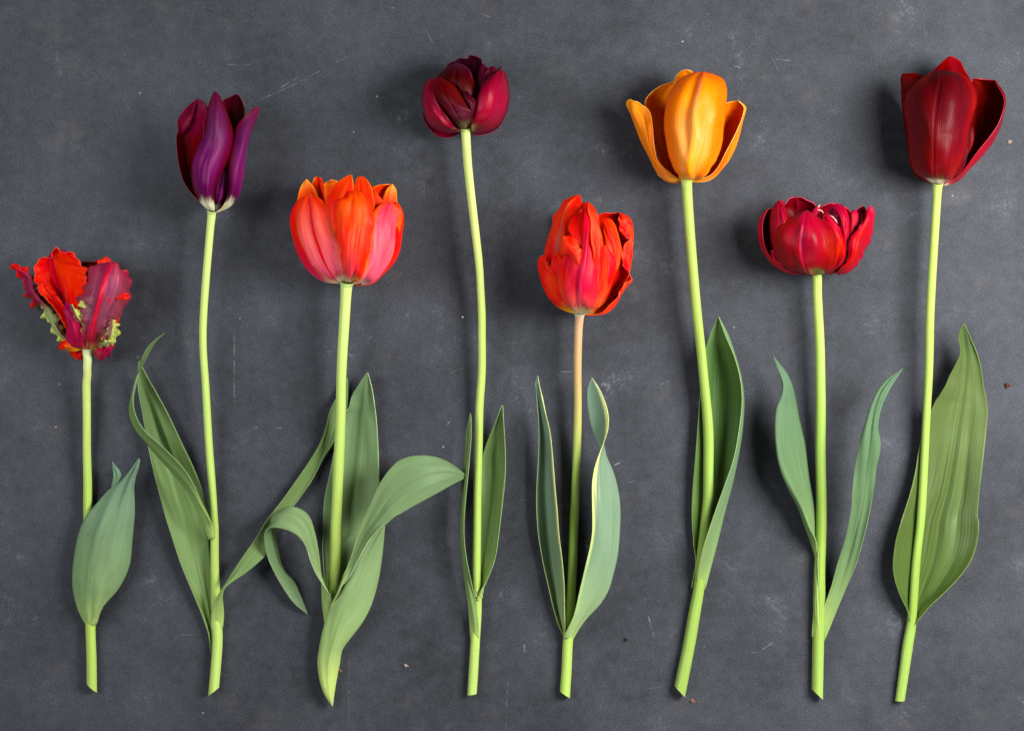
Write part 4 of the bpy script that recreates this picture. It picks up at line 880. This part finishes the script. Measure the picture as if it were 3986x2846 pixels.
sheet('leaf', T, LF5, [
      (P2(P(L5b, 370,1062, 402,990, 462,860, 512,650, 560,450, 600,280, 620,150), P(L5a, 718,1580, 712,1380, 710,1200, 730,1060, 772,930, 822,810, 857,715, 877,600, 868,500, 830,380, 772,262, 712,174)), (5, 9, 13, 17, 20, 22, 24, 25, 26, 26, 26, 26, 25, 24, 22, 20, 19, 18, 17)),
      (P2(P(L5b, 458,1068, 505,985, 585,875, 685,755, 755,635, 805,480, 838,340), P(L5a, 990,1560, 985,1400, 965,1270, 925,1110, 868,970, 838,900, 792,860, 735,735, 695,600, 668,430, 672,270, 707,174)), (2.5, 4, 6, 8, 10, 12, 13, 14, 15, 15, 15, 15, 14, 13, 12, 12, 13, 15, 17))],
      arch=(2, 2, 1.5, 1, 0, -1.5, -1, 0), nu=28, nv=90, tipdens=1.15, folds=((.5, .5, .06, -.6, .05, .6), (.7, .7, .05, .5, .05, .6)), label='wide leaf twisting near its tip')

# ================================================================== 6  orange tulip
T = tulip((2650, 2712), 'single orange tulip with splayed side petals and a deep green leaf folded round its stem')
YO = (232, 160, 44)
org = blade_mat('orange_out', [(0, YO), (.12, (232, 136, 24)), (.22, (236, 150, 78)), (.5, (238, 152, 88)), (.8, (236, 134, 54)), (1, (232, 100, 30))],
                edge=[(0, YO), (.2, (228, 116, 44)), (.6, (222, 100, 24)), (1, (222, 96, 14))], e0=0.4, e1=0.9,
                stripe=[(0, YO), (.25, (236, 150, 64)), (.6, (238, 162, 86)), (.85, (236, 128, 84)), (1, (228, 60, 26))], stripe_w=0.16, vary=0.2, jag=0.1, coarse=0.2, vein_amt=0.05)
org_in = blade_mat('orange_in', [(0, (230, 140, 26)), (.3, (224, 112, 8)), (.7, (220, 112, 6)), (1, (226, 128, 16))], vary=0.25, jag=0.1, coarse=0.25)
org_in2 = blade_mat('orange_deep', [(0, (206, 76, 16)), (.4, (208, 74, 4)), (.7, (214, 88, 4)), (1, (222, 116, 10))], vary=0.25, coarse=0.25)
org_s = blade_mat('orange_side', [(0, YO), (.14, (232, 150, 80)), (.35, (232, 130, 40)), (.7, (228, 122, 6)), (1, (236, 148, 16))],
                  edge=[(0, (232, 130, 70)), (.4, (216, 84, 14)), (.8, (226, 120, 8)), (1, (236, 150, 14))], e0=0.55, e1=0.95, vary=0.35, coarse=0.3)
org_rim = plain_mat('orange_rim', (244, 186, 90), 0.5)
tube('stem', T, [ST_r], P2(P(F6, 826,1390, 822,1440, 826,1560), P(L6a, 308,0, 348,400, 387,800, 404,1100, 401,1400), P(L6b, 392,60, 372,220, 350,420, 325,680, 290,900, 238,1200, 175,1510)), (21, 20, 18, 15.5, 13, 11, 9.5, 8.5, 7.5, 6.5, 5.2, 4.2, 3.6, 3.5, 3.5), (3.6, 2.9, 2.6, 2.5, 2.7, 2.8, 2.8, 2.8, 3.2, 3.5, 3.5), slant=2.6, cap_mat=CUT)
sheet('petal', T, (org_in2, org, org_rim), [(P(F6, 780,1420, 560,1150, 520,800, 560,450, 650,300), (17, 5, 2, 3, 10)), (P(F6, 825,1420, 830,1150, 850,800, 860,450, 860,260), (17, 2, 1, 1, 6)), (P(F6, 870,1420, 1100,1150, 1180,800, 1150,450, 1040,300), (17, 5, 2, 3, 10))])
sheet('petal', T, (org_in, org, org_rim), [(P(F6, 800,1410, 620,900, 620,500, 690,235, 745,148, 805,122), (15, 14, 16, 20, 22, 23)), (P(F6, 860,1410, 1050,900, 1030,420, 930,220, 885,145, 825,122), (15, 14, 16, 20, 22, 23))], arch=(0, -6, -5, 0))
sheet('petal', T, (org_in, org_s, org_rim), [
      (P(F6, 765,1418, 560,1260, 440,1010, 370,760, 328,560, 336,478, 420,385, 560,295, 680,252), (18, 16, 16, 17, 19, 20, 22, 24, 26)),
      (P(F6, 790,1418, 650,1260, 570,1010, 540,760, 530,600, 545,500, 580,410, 630,330, 695,250), (17, 12, 10, 10, 12, 15, 19, 23, 26)),
      (P(F6, 815,1418, 740,1260, 710,1010, 700,760, 700,600, 705,500, 710,420, 712,340, 712,254), (20, 28, 32, 34, 34, 33, 32, 30, 27))], nu=30)
sheet('petal', T, (org_in2, org_s, org_rim), [
      (P(F6, 850,1425, 1050,1300, 1130,1130, 1190,900, 1215,720, 1240,610, 1262,540, 1285,512), (19, 26, 28, 28, 28, 28, 28, 28)),
      (P(F6, 870,1428, 1080,1330, 1190,1160, 1270,950, 1320,770, 1345,650, 1345,560, 1340,497), (17, 14, 12, 12, 14, 18, 22, 26)),
      (P(F6, 885,1440, 1100,1402, 1240,1285, 1350,1085, 1440,855, 1492,640, 1500,560, 1425,484), (16, 15, 16, 18, 21, 24, 26, 28)),
      (P(F6, 878,1430, 1065,1365, 1190,1240, 1305,1050, 1400,830, 1478,640, 1490,560, 1420,488), (19, 23, 27, 30, 31, 30, 29, 28))], nu=40, nv=56)
sheet('petal', T, (org_s, org_in, org_rim), [
      (P(F6, 755,1418, 600,1318, 482,1180, 437,1000, 425,800, 408,680, 370,590, 300,543, 215,500, 165,470), (20, 29, 32, 34, 34, 33, 32, 31, 30, 28)),
      (P(F6, 745,1422, 560,1330, 430,1180, 365,1000, 320,820, 285,700, 250,620, 210,560, 170,505, 150,467), (18, 27, 30, 31, 31, 30, 29, 28, 27, 27)),
      (P(F6, 740,1432, 600,1432, 490,1345, 398,1180, 300,980, 210,770, 150,655, 118,570, 118,500, 148,466), (16, 17, 17, 18, 19, 20, 21, 23, 25, 27)),
      (P(F6, 750,1430, 640,1380, 540,1270, 460,1120, 380,940, 310,770, 250,660, 200,580, 160,520, 150,470), (15, 9, 6, 5, 6, 8, 11, 15, 20, 26))],
      nu=40, nv=56, ruffle=(.4, 6, 3), folds=((.25, .25, .05, -.7, .4, .9), (.42, .42, .04, .6, .4, .95)))
sheet('petal', T, (org_in, org_s, org_rim), [(P(F6, 760,1430, 640,1452, 560,1420, 480,1340), (15, 10, 9, 10)), (P(F6, 780,1420, 680,1380, 600,1320, 530,1240), (15, 5, 3, 3))])
sheet('petal', T, (org_s, org_in2, org_rim), [(P(F6, 860,1425, 980,1370, 1080,1250, 1150,1130), (20, 32, 35, 36)), (P(F6, 880,1430, 1010,1385, 1115,1270, 1190,1120), (19, 27, 30, 31))], arch=(0, 1, 1, 0))
sheet('petal', T, (org, org_in, org_rim), [
      (P(F6, 772,1418, 690,1335, 640,1205, 582,980, 545,800, 562,600, 620,420, 690,300, 780,210, 890,147, 1000,148), (19, 33, 37, 39, 39, 38, 37, 36, 36, 36, 36)),
      (P(F6, 826,1425, 845,1320, 865,1180, 880,980, 890,800, 905,640, 925,490, 950,370, 975,270, 1000,195, 1020,140), (22, 45, 51, 53, 53, 52, 50, 48, 45, 41, 36)),
      (P(F6, 884,1420, 1010,1375, 1112,1262, 1205,1100, 1245,900, 1262,720, 1280,540, 1284,330, 1245,235, 1150,165, 1042,146), (19, 33, 37, 39, 40, 40, 40, 39, 38, 37, 36))],
      nu=46, nv=70, wob=0.4, folds=((.38, .36, .10, -3.2, .30, .9), (.53, .52, .12, 1.0, .15, .95), (.82, .84, .06, .7, .55, .75)), ruffle=(.35, 5, 3))
sheet('leaf', T, LF6, [
      (P2(P(L6a, 474,72, 420,210, 382,345, 355,550, 335,720, 314,950, 295,1200, 281,1400), P(L6b, 275,90, 288,340, 302,490, 282,610, 268,690))[::-1], (3, 4, 5, 6, 7, 7, 8, 8, 9, 10, 12, 14, 17)),
      (P2(P(L6a, 478,69, 468,210, 465,345, 470,550, 475,720, 470,950, 450,1200, 430,1400), P(L6b, 400,90, 360,340, 335,490, 312,610, 292,690))[::-1], (1.5, 1.5, 1.5, 1.5, 1.5, 1.5, 1.5, 1.8, 2.2, 3, 6, 11, 17)),
      (P2(P(L6a, 482,67, 560,220, 610,370, 660,560, 677,720, 662,950, 625,1200, 588,1400), P(L6b, 530,90, 465,340, 425,490, 395,610, 372,705))[::-1], (4, 6, 7, 8, 9, 9, 10, 10, 11, 12, 14, 16, 17.5)),
      (P2(P(L6a, 481,74, 541,230, 600,370, 648,550, 664,720, 645,950, 598,1200, 525,1400), P(L6b, 450,80, 366,340, 328,510, 315,580, 310,650))[::-1], (6.3, 9, 12, 15, 17, 18, 19, 19, 19, 19, 19, 18.5, 18))],
      nu=44, nv=72, folds=((.28, .3, .03, .6, .1, .95), (.42, .42, .03, .5, .1, .95)))

# ================================================================== 7  crimson double tulip
T = tulip((3197, 2722), 'squat crimson double tulip with ragged top, flanked by two spreading leaves')
cri = blade_mat('crimson_out', [(0, (82, 8, 36)), (.1, (108, 4, 27)), (.3, (127, 3, 16)), (.6, (135, 4, 21)), (1, (153, 16, 46))],
                edge=[(0, (93, 3, 7)), (.5, (122, 2, 3)), (1, (126, 8, 18))], e0=0.5, e1=0.95,
                stripe=[(0, (93, 8, 36)), (.4, (106, 11, 43)), (1, (171, 32, 68))], stripe_w=0.05, vary=0.4, jag=0.06, coarse=0.45)
cri_r = blade_mat('crimson_red', [(0, (126, 4, 27)), (.3, (154, 4, 9)), (.7, (160, 4, 16)), (1, (165, 16, 48))],
                  edge=[(0, (144, 8, 39)), (1, (171, 20, 59))], e0=0.65, e1=1.05, vary=0.35, coarse=0.4)
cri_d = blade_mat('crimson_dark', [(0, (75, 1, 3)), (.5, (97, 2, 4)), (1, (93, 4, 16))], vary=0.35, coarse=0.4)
cri_p = blade_mat('crimson_pink', [(0, (126, 4, 23)), (.5, (153, 6, 30)), (1, (149, 12, 45))], vary=0.4, coarse=0.35)
cri_pur = blade_mat('crimson_purple', [(0, (36, 2, 27)), (1, (82, 6, 30))], vary=0.3)
cri_rim = plain_mat('crimson_rim', (206, 40, 74), 0.45)
cream = plain_mat('pistil_cream', (196, 170, 150), 0.4)
tube('stem', T, [ST_r], P2(P(F7, 1100,1350, 1108,1400, 1115,1600), P(L7a, 538,0, 542,500, 543,1000, 548,1600), P(L7b, 540,300, 532,700, 522,1000, 514,1520)), (17, 16.5, 15, 12.5, 10.5, 8.5, 6.5, 5, 4, 3.5, 3.4), (2.9, 2.5, 2.4, 2.6, 2.8, 2.9, 2.9, 3.0, 3.3, 3.3, 3.2), slant=3.0, cap_mat=CUT)
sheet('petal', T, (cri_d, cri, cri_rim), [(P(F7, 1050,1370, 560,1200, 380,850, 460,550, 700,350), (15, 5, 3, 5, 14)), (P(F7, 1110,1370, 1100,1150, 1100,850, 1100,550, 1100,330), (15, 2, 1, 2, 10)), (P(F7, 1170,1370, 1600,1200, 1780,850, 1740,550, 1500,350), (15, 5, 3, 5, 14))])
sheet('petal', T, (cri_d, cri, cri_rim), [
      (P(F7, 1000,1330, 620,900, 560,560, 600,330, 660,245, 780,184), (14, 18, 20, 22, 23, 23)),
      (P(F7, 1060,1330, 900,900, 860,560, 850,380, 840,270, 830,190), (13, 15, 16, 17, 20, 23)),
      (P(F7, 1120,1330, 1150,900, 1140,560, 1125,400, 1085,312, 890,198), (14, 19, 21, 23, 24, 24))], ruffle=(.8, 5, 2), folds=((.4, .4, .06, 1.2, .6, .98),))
sheet('petal', T, (cri_p, cri_d, cri_rim), [(P(F7, 1000,1330, 900,700, 1030,400, 1090,345, 1152,300), (14, 27, 27, 26, 26)), (P(F7, 1060,1330, 1100,700, 1120,450, 1145,380, 1160,300), (14, 27, 27, 26, 26))])
sheet('petal', T, (cri, cri_d, cri_rim), [
      (P(F7, 1120,1330, 1120,900, 1130,560, 1160,360, 1240,302, 1340,288), (14, 18, 20, 22, 23, 24)),
      (P(F7, 1160,1330, 1330,900, 1370,600, 1380,450, 1380,350, 1380,287), (13, 15, 16, 18, 21, 24)),
      (P(F7, 1200,1330, 1580,900, 1640,580, 1610,400, 1540,338, 1440,286), (14, 18, 20, 22, 24, 24))], ruffle=(.6, 5, 2))
sheet('petal', T, (cri_d, cri, cri_rim), [(P(F7, 1200,1330, 1560,900, 1640,560, 1705,405, 1760,358, 1832,318), (14, 17, 19, 20, 21, 22)), (P(F7, 1230,1330, 1780,900, 1880,600, 1880,440, 1870,375, 1836,318), (14, 15, 17, 19, 21, 22))], arch=(0, -3, -2, 0))
sheet('petal', T, (cri_r, cri_d, cri_rim), [(P(F7, 1200,1330, 1480,1000, 1570,750, 1600,560, 1620,420, 1675,374), (15, 28, 29, 28, 27, 26)), (P(F7, 1230,1330, 1600,1000, 1690,750, 1760,560, 1755,430, 1700,375), (15, 25, 27, 27, 27, 26))], arch=(0, 1, 1, 1))
# left outer petal, hollow and dark inside
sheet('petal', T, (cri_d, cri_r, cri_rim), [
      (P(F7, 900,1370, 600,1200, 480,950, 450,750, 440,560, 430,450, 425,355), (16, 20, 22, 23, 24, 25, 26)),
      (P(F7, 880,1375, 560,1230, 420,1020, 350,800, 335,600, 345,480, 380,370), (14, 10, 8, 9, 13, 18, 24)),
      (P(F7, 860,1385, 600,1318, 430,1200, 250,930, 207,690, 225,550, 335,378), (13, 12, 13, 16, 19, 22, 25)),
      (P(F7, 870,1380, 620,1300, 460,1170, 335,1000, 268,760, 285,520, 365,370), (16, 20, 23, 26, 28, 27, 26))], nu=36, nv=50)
sheet('petal', T, (cri_r, cri_d, cri_rim), [(P(F7, 850,1380, 640,1330, 480,1250, 370,1110, 316,1010), (14, 16, 17, 18, 20)), (P(F7, 870,1370, 650,1290, 530,1200, 455,1090, 422,1004), (17, 26, 28, 27, 26))], arch=(0, 2, 2, 0))
sheet('petal', T, (cri, cri_d, cri_rim), [
      (P(F7, 900,1385, 560,1250, 440,1060, 392,820, 388,580, 418,370, 475,265, 535,229), (16, 25, 28, 30, 31, 31, 31, 31)),
      (P(F7, 930,1385, 700,1230, 590,1040, 530,800, 510,580, 510,420, 525,310, 548,228), (18, 35, 39, 40, 39, 37, 34, 31)),
      (P(F7, 960,1385, 840,1200, 760,1000, 700,780, 670,580, 640,450, 606,330, 565,235), (19, 38, 41, 41, 40, 38, 35, 32))], nu=30, ruffle=(.5, 4, 3), folds=((.8, .7, .08, 1.2, .7, .98),))
sheet('petal', T, (cri_p, cri_d, cri_rim), [(P(F7, 600,560, 590,440, 580,330, 545,235), (37, 37, 36, 34)), (P(F7, 630,520, 612,380, 605,300, 560,232), (36, 36, 35, 33))], arch=(0, 1, .5, 0))
# long strap petal right of centre
sheet('petal', T, (cri_p, cri_pur, cri_rim), [
      (P(F7, 1180,1370, 1420,1100, 1500,850, 1480,660, 1440,500, 1392,350, 1440,298), (16, 30, 34, 35, 34, 32, 30)),
      (P(F7, 1210,1370, 1500,1100, 1560,850, 1560,660, 1530,500, 1490,380, 1465,297), (16, 30, 35, 36, 36, 34, 30)),
      (P(F7, 1240,1370, 1580,1120, 1605,870, 1605,660, 1602,480, 1555,365, 1495,298), (15, 25, 29, 31, 32, 32, 30))], folds=((.5, .5, .05, -.9, .3, .95),))
sheet('petal', T, (cri_r, cri_d, cri_rim), [
      (P(F7, 1120,1385, 1200,1100, 1200,800, 1190,600, 1195,500, 1225,448), (18, 35, 39, 39, 37, 35)),
      (P(F7, 1170,1385, 1400,1150, 1440,900, 1400,700, 1330,560, 1270,452), (18, 36, 40, 40, 38, 35)),
      (P(F7, 1220,1382, 1490,1280, 1590,1110, 1580,900, 1480,690, 1300,462), (16, 26, 29, 32, 34, 35))], nu=32, folds=((.6, .65, .04, -1.4, .25, .6), (.75, .7, .05, 1.0, .2, .7)), wob=0.7, ruffle=(.5, 5, 2))
sheet('petal', T, (cri_pur, cri_p, cri_rim), [(P(F7, 1440,600, 1400,520, 1340,450, 1260,425), (34, 34, 33, 32)), (P(F7, 1450,560, 1440,480, 1400,400, 1330,360), (30, 30, 29, 28))])
# right petal
sheet('petal', T, (cri_r, cri_d, cri_rim), [
      (P(F7, 1290,1365, 1480,1275, 1578,1120, 1590,940, 1655,790, 1745,655, 1840,500, 1890,385, 1942,310), (18, 31, 34, 35, 34, 33, 31, 29, 27)),
      (P(F7, 1300,1372, 1540,1290, 1670,1120, 1740,950, 1800,800, 1860,650, 1910,510, 1930,400, 1946,309), (17, 29, 32, 33, 33, 32, 31, 29, 27)),
      (P(F7, 1305,1382, 1450,1388, 1610,1330, 1765,1180, 1882,950, 1952,740, 1992,550, 2006,420, 1950,310), (15, 16, 17, 18, 19, 21, 23, 25, 27))],
      nu=34, nv=52, wob=0.5, folds=((.22, .2, .08, 1.2, .2, .5), (.35, .35, .05, -.8, .3, .9)), ruffle=(.6, 8, 3))
# main front petal
sheet('petal', T, (cri, cri_d, cri_rim), [
      (P(F7, 900,1388, 640,1255, 500,1040, 470,830, 520,660, 630,540, 770,450, 880,405, 948,386), (18, 33, 36, 38, 39, 39, 39, 39, 39)),
      (P(F7, 1000,1398, 930,1250, 885,1050, 875,860, 890,710, 910,600, 930,510, 945,440, 957,384), (20, 42, 48, 50, 50, 49, 46, 43, 39)),
      (P(F7, 1180,1384, 1340,1270, 1420,1060, 1420,860, 1360,700, 1260,590, 1160,490, 1060,425, 968,387), (18, 35, 40, 42, 42, 41, 40, 39, 39))],
      nu=44, nv=64, wob=0.6, folds=((.5, .5, .02, -1.3, .05, .99), (.46, .46, .05, .7, .1, .97), (.68, .68, .09, 1.0, .2, .9), (.3, .3, .1, -.9, .2, .85), (.8, .8, .05, -.8, .3, .8)))
tube('stigma', T, [cream], P(F7, 1308,465, 1350,490, 1385,525, 1418,575), (35, 36.5, 37, 36), (.2, .36, .36, .15), seg=10, n=20)
tube('stamen', T, [cream], P(F7, 1120,380, 1160,388, 1190,405, 1212,432), (33, 33, 33, 32), (.2, .32, .3, .15), seg=10, n=18)
tube('stamen', T, [cream], P(F7, 1125,345, 1140,325, 1158,298), (30, 30, 30), (.2, .3, .2), seg=10, n=14)
sheet('leaf', T, LF7, [
      (P2(P(L7b, 497,300, 450,140, 400,5), P(L7a, 335,1450, 262,1300, 226,1180, 190,1020, 165,870, 158,700, 170,545, 199,450, 196,330, 150,190, 114,78)), (3, 4, 5, 6, 8, 10, 13, 16, 18, 19, 20, 21, 22, 23)),
      (P2(P(L7b, 515,200, 490,110, 440,5), P(L7a, 370,1450, 295,1310, 225,1165, 182,1015, 163,870, 156,700, 168,540, 201,445, 215,350, 160,190, 115,78)), (8, 13, 17, 20, 22, 23, 24, 24, 24, 24, 24, 24, 24, 23)),
      (P2(P(L7b, 520,260, 500,120, 495,5), P(L7a, 482,1420, 455,1230, 425,1050, 395,880, 365,740, 350,640, 332,510, 312,420, 290,350, 230,230, 116,78)), (4, 3, 4, 6, 8, 10, 12, 14, 16, 18, 20, 21, 22, 23))],
      nu=30, nv=72, wob=0.5, label='leaf leaning left with a folded tip')
sheet('leaf', T, LF7, [
      (P2(P(L7b, 520,756, 575,706, 640,570, 700,350, 758,130), P(L7a, 790,1620, 818,1480, 832,1350, 850,1150, 870,1000, 900,830, 948,670, 1010,500, 1080,372, 1180,272, 1281,198)), (5.5, 7, 9, 13, 17, 21, 24, 27, 29, 31, 32, 32, 32, 31, 30, 29)),
      (P2(P(L7b, 540,900, 625,770, 710,560, 780,350, 840,140), P(L7a, 875,1620, 910,1480, 935,1330, 955,1150, 975,1000, 992,850, 1010,690, 1050,530, 1110,400, 1190,295, 1284,197)), (5.2, 6, 7, 10, 15, 19, 22, 25, 28, 31, 33, 34, 34, 33, 31, 29)),
      (P2(P(L7b, 574,1050, 655,852, 790,520, 860,350, 922,140), P(L7a, 960,1620, 1000,1430, 1030,1250, 1052,1080, 1076,990, 1089,870, 1066,740, 1075,630, 1105,520, 1170,380, 1287,202)), (2.5, 4.5, 8, 12, 17, 21, 24, 26, 28, 30, 31, 32, 32, 31, 30, 29))],
      nu=30, nv=76, wob=0.4, folds=((.5, .5, .05, -.7, .12, .9),), label='leaf leaning right, its base clasping the stem')
sheet('leaf', T, LFS, [(P(L7b, 462,1000, 478,740, 490,480, 494,270), (4, 4.5, 5, 5)), (P(L7b, 535,960, 528,740, 524,480, 522,230), (7, 7.5, 8, 9))], arch=(.2, .6, .8, .5), nv=24, nu=10, label='leaf sheath running down the stem')

# ================================================================== 8  deep red single tulip
T = tulip((3503, 2740), 'tall deep red tulip with white base and one wide glossy pleated leaf behind its stem')
WR = (232, 214, 190)
dred = blade_mat('deepred_out', [(0, WR), (.09, WR), (.145, (110, 2, 4)), (.3, (98, 2, 6)), (.6, (78, 2, 10)), (1, (60, 2, 4))],
                 edge=[(0, WR), (.10, (190, 80, 80)), (.16, (126, 5, 5)), (.3, (114, 4, 2)), (1, (104, 3, 2))], e0=0.6, e1=1.0, vary=0.28, jag=0.05, coarse=0.3, rough=0.46, spec=0.4)
dred_in = blade_mat('deepred_in', [(0, (77, 2, 3)), (.5, (70, 2, 3)), (1, (84, 3, 4))], vary=0.25, rough=0.5, spec=0.2)
dred_tip = blade_mat('deepred_tip', [(0, (92, 3, 5)), (.8, (110, 4, 3)), (1, (117, 4, 4))], vary=0.25, rough=0.45, spec=0.25)
dred_s = blade_mat('deepred_side', [(0, WR), (.08, (159, 64, 75)), (.14, (139, 8, 28)), (.5, (134, 6, 25)), (1, (80, 4, 20))], vary=0.3, jag=0.04, rough=0.36)
dred_rim = plain_mat('deepred_rim', (170, 24, 40), 0.45)
tube('stem', T, [ST_r], P2(P(F8, 572,1430, 569,1470, 560,1600), P(L8a, 446,20, 436,500, 409,1000, 378,1560), P(L8b, 358,300, 328,600, 308,880, 297,1000, 264,1200, 208,1585)), (21, 20, 18, 16, 14, 12, 10, 8.5, 7, 5.5, 4.2, 3.4, 3, 2.8), (3.2, 2.7, 2.4, 2.35, 2.35, 2.4, 2.4, 2.4, 2.6, 2.8, 2.6), slant=-.4, cap_mat=CUT)
sheet('petal', T, (dred_tip, dred, dred_rim), [
      (P(F8, 540,1440, 380,1200, 330,750, 400,420, 530,245, 610,165, 680,104), (16, 5, 2, 6, 17, 23, 26)),
      (P(F8, 570,1440, 600,1200, 640,750, 660,450, 680,280, 695,180, 702,100), (16, 2, 1, 4, 16, 24, 27)),
      (P(F8, 600,1440, 840,1200, 950,750, 930,400, 850,240, 805,150, 725,102), (16, 5, 2, 6, 17, 23, 26))], nu=28)
sheet('petal', T, (dred_s, dred_in, dred_rim), [
      (P(F8, 545,1440, 420,1200, 380,800, 400,500, 410,350, 395,303, 335,285), (19, 33, 37, 36, 33, 31, 29)),
      (P(F8, 530,1448, 335,1352, 255,1100, 210,700, 193,450, 190,320, 215,282), (17, 18, 18, 20, 23, 25, 26)),
      (P(F8, 540,1448, 420,1330, 350,1000, 330,700, 300,450, 260,340, 235,290), (15, 8, 4, 6, 12, 20, 25))])
sheet('petal', T, (dred_in, dred_s, dred_rim), [
      (P(F8, 605,1450, 780,1270, 860,980, 890,680, 910,480, 925,390, 942,333), (19, 24, 26, 27, 28, 28, 28)),
      (P(F8, 615,1458, 840,1260, 980,960, 1060,680, 1070,520, 1050,420, 1020,345), (17, 12, 9, 9, 13, 18, 25)),
      (P(F8, 625,1468, 800,1400, 960,1235, 1150,985, 1245,770, 1270,540, 1180,358), (16, 15, 17, 20, 23, 26, 28)),
      (P(F8, 622,1460, 785,1352, 930,1190, 1110,950, 1215,750, 1262,545, 1170,360), (19, 25, 30, 33, 33, 31, 28.5))], nu=42, nv=56)
sheet('petal', T, (dred, dred_in, dred_rim), [(P(F8, 595,1452, 720,1330, 790,1100, 820,950, 880,830), (20, 38, 42, 42, 40)), (P(F8, 612,1455, 810,1320, 900,1150, 945,1000, 948,850), (18, 31, 34, 35, 35))], arch=(0, 2, 2, 0), folds=((.5, .5, .05, .7, .1, .9), (.7, .7, .04, .5, .1, .9)))
sheet('petal', T, (dred, dred_in, dred_rim), [
      (P(F8, 515,1442, 345,1340, 268,1120, 228,820, 214,620, 258,480, 340,375, 440,300, 550,250), (18, 25, 27, 29, 31, 33, 35, 37, 38)),
      (P(F8, 556,1452, 530,1320, 520,1120, 530,850, 548,650, 570,500, 590,400, 600,320, 600,250), (22, 46, 53, 55, 54, 52, 49, 45, 40)),
      (P(F8, 605,1458, 770,1330, 850,1130, 895,930, 950,740, 985,570, 950,425, 850,295, 680,250), (20, 38, 43, 45, 45, 44, 43, 42, 40))],
      nu=46, nv=68, wob=0.45, folds=((.5, .5, .02, -.9, .05, .99), (.68, .70, .13, 2.2, .5, .97), (.62, .58, .12, -1.5, .3, .7), (.76, .74, .10, 1.2, .1, .5)))
sheet('leaf', T, LF8, [
      (P2(P(L8a, 712,68, 668,160, 672,290, 620,420, 548,565, 480,720, 420,870, 370,1060, 330,1250, 285,1410, 225,1590), P(L8b, 210,180, 175,330, 161,540, 180,640, 220,760, 270,870, 288,940, 298,1005))[::-1], (4, 7, 9, 11, 13, 14, 14, 14, 13, 12, 11, 11, 12, 13, 15, 17, 19, 21, 23)),
      (P2(P(L8a, 716,66, 730,160, 745,290, 740,420, 715,565, 690,720, 660,870, 630,1060, 600,1250, 570,1410, 520,1590), P(L8b, 510,180, 490,330, 440,540, 400,640, 360,760, 320,870, 308,940, 302,1006))[::-1], (1.6, 1.2, 1.2, 1.2, 1.2, 1.2, 1.2, 1.2, 1.2, 1.5, 2, 3, 4, 6, 8, 12, 15, 19, 23)),
      (P2(P(L8a, 719,68, 772,180, 820,300, 850,430, 872,590, 899,740, 888,900, 868,1130, 850,1300, 835,1450, 826,1600), P(L8b, 834,160, 822,320, 772,470, 692,592, 570,722, 440,842, 358,942, 308,1006))[::-1], (5, 8, 11, 12, 12, 11, 10, 9, 8, 7, 7, 7, 7, 8, 9, 12, 15, 19, 23))],
      nu=52, nv=84, wob=0.8, folds=((.42, .46, .035, 1.6, .05, .8), (.62, .58, .05, 1.3, .1, .85), (.78, .7, .05, -1.0, .1, .8), (.3, .36, .05, 1.0, .1, .8), (.2, .1, .5, 1.2, .74, .82), (.52, .5, .03, -.8, .05, .9)))

# ================================================================== crumbs on the slate
def crumb(px, py, size, col, label, flat=0.5, seed=0):
    rng = np.random.RandomState(seed + 100)
    bm = bmesh.new()
    bmesh.ops.create_icosphere(bm, subdivisions=3, radius=1.0)
    ph = rng.uniform(0, 6.28, 6)
    sx, sy = rng.uniform(.7, 1.3), rng.uniform(.55, .9)
    for v in bm.verts:
        c = v.co
        r = 1 + .25 * math.sin(3 * c.x + ph[0]) + .22 * math.sin(4 * c.y + ph[1]) + .15 * math.sin(5 * c.z + ph[2]) + .18 * math.sin(7 * c.x - 6 * c.y + ph[3])
        v.co = (c.x * r * sx, c.y * r * sy, max(c.z, -0.75) * r * flat)
    s = size * K / 2
    zmin = min(v.co.z for v in bm.verts)
    for v in bm.verts: v.co = (v.co.x * s, v.co.y * s, (v.co.z - zmin) * s + 0.00005)
    me = bpy.data.meshes.new('crumb'); bm.to_mesh(me); bm.free()
    me.materials.append(plain_mat('crumb_%d' % seed, col, 0.8, 0.3, 2500.0))
    o = bpy.data.objects.new('crumb', me)
    scene.collection.objects.link(o)
    o.location = tuple(to_world((px, py, 0.0)))
    o.rotation_euler = (0, 0, rng.uniform(0, 6.28))
    o['label'] = label; o['category'] = 'crumb'; o['group'] = 'crumbs on the slate'

crumb(3921, 1502, 20, (70, 30, 22), 'dark reddish brown crumb of soil beside the deep red tulip', seed=1)
crumb(1801, 1234, 8, (226, 224, 220), 'tiny white grain beside the stem of the maroon tulip', seed=2)
crumb(2434, 2491, 12, (20, 20, 24), 'small black fleck beside the stem foot of the scarlet tulip', seed=3)
crumb(2697, 2730, 20, (112, 76, 60), 'rusty brown crumb by the cut stem of the orange tulip', flat=.25, seed=4)
crumb(1582, 2593, 20, (150, 128, 116), 'pale tan crumb between coral and maroon tulip stem ends', flat=.3, seed=5)
crumb(1324, 2612, 10, (140, 100, 70), 'upper of two brown specks beside the coral tulip foot', seed=6)
crumb(1315, 2636, 12, (110, 76, 50), 'lower of two brown specks beside the coral tulip foot', seed=7)
crumb(3931, 551, 18, (128, 112, 104), 'flat tan grain beside the head of the deep red tulip', flat=.2, seed=8)
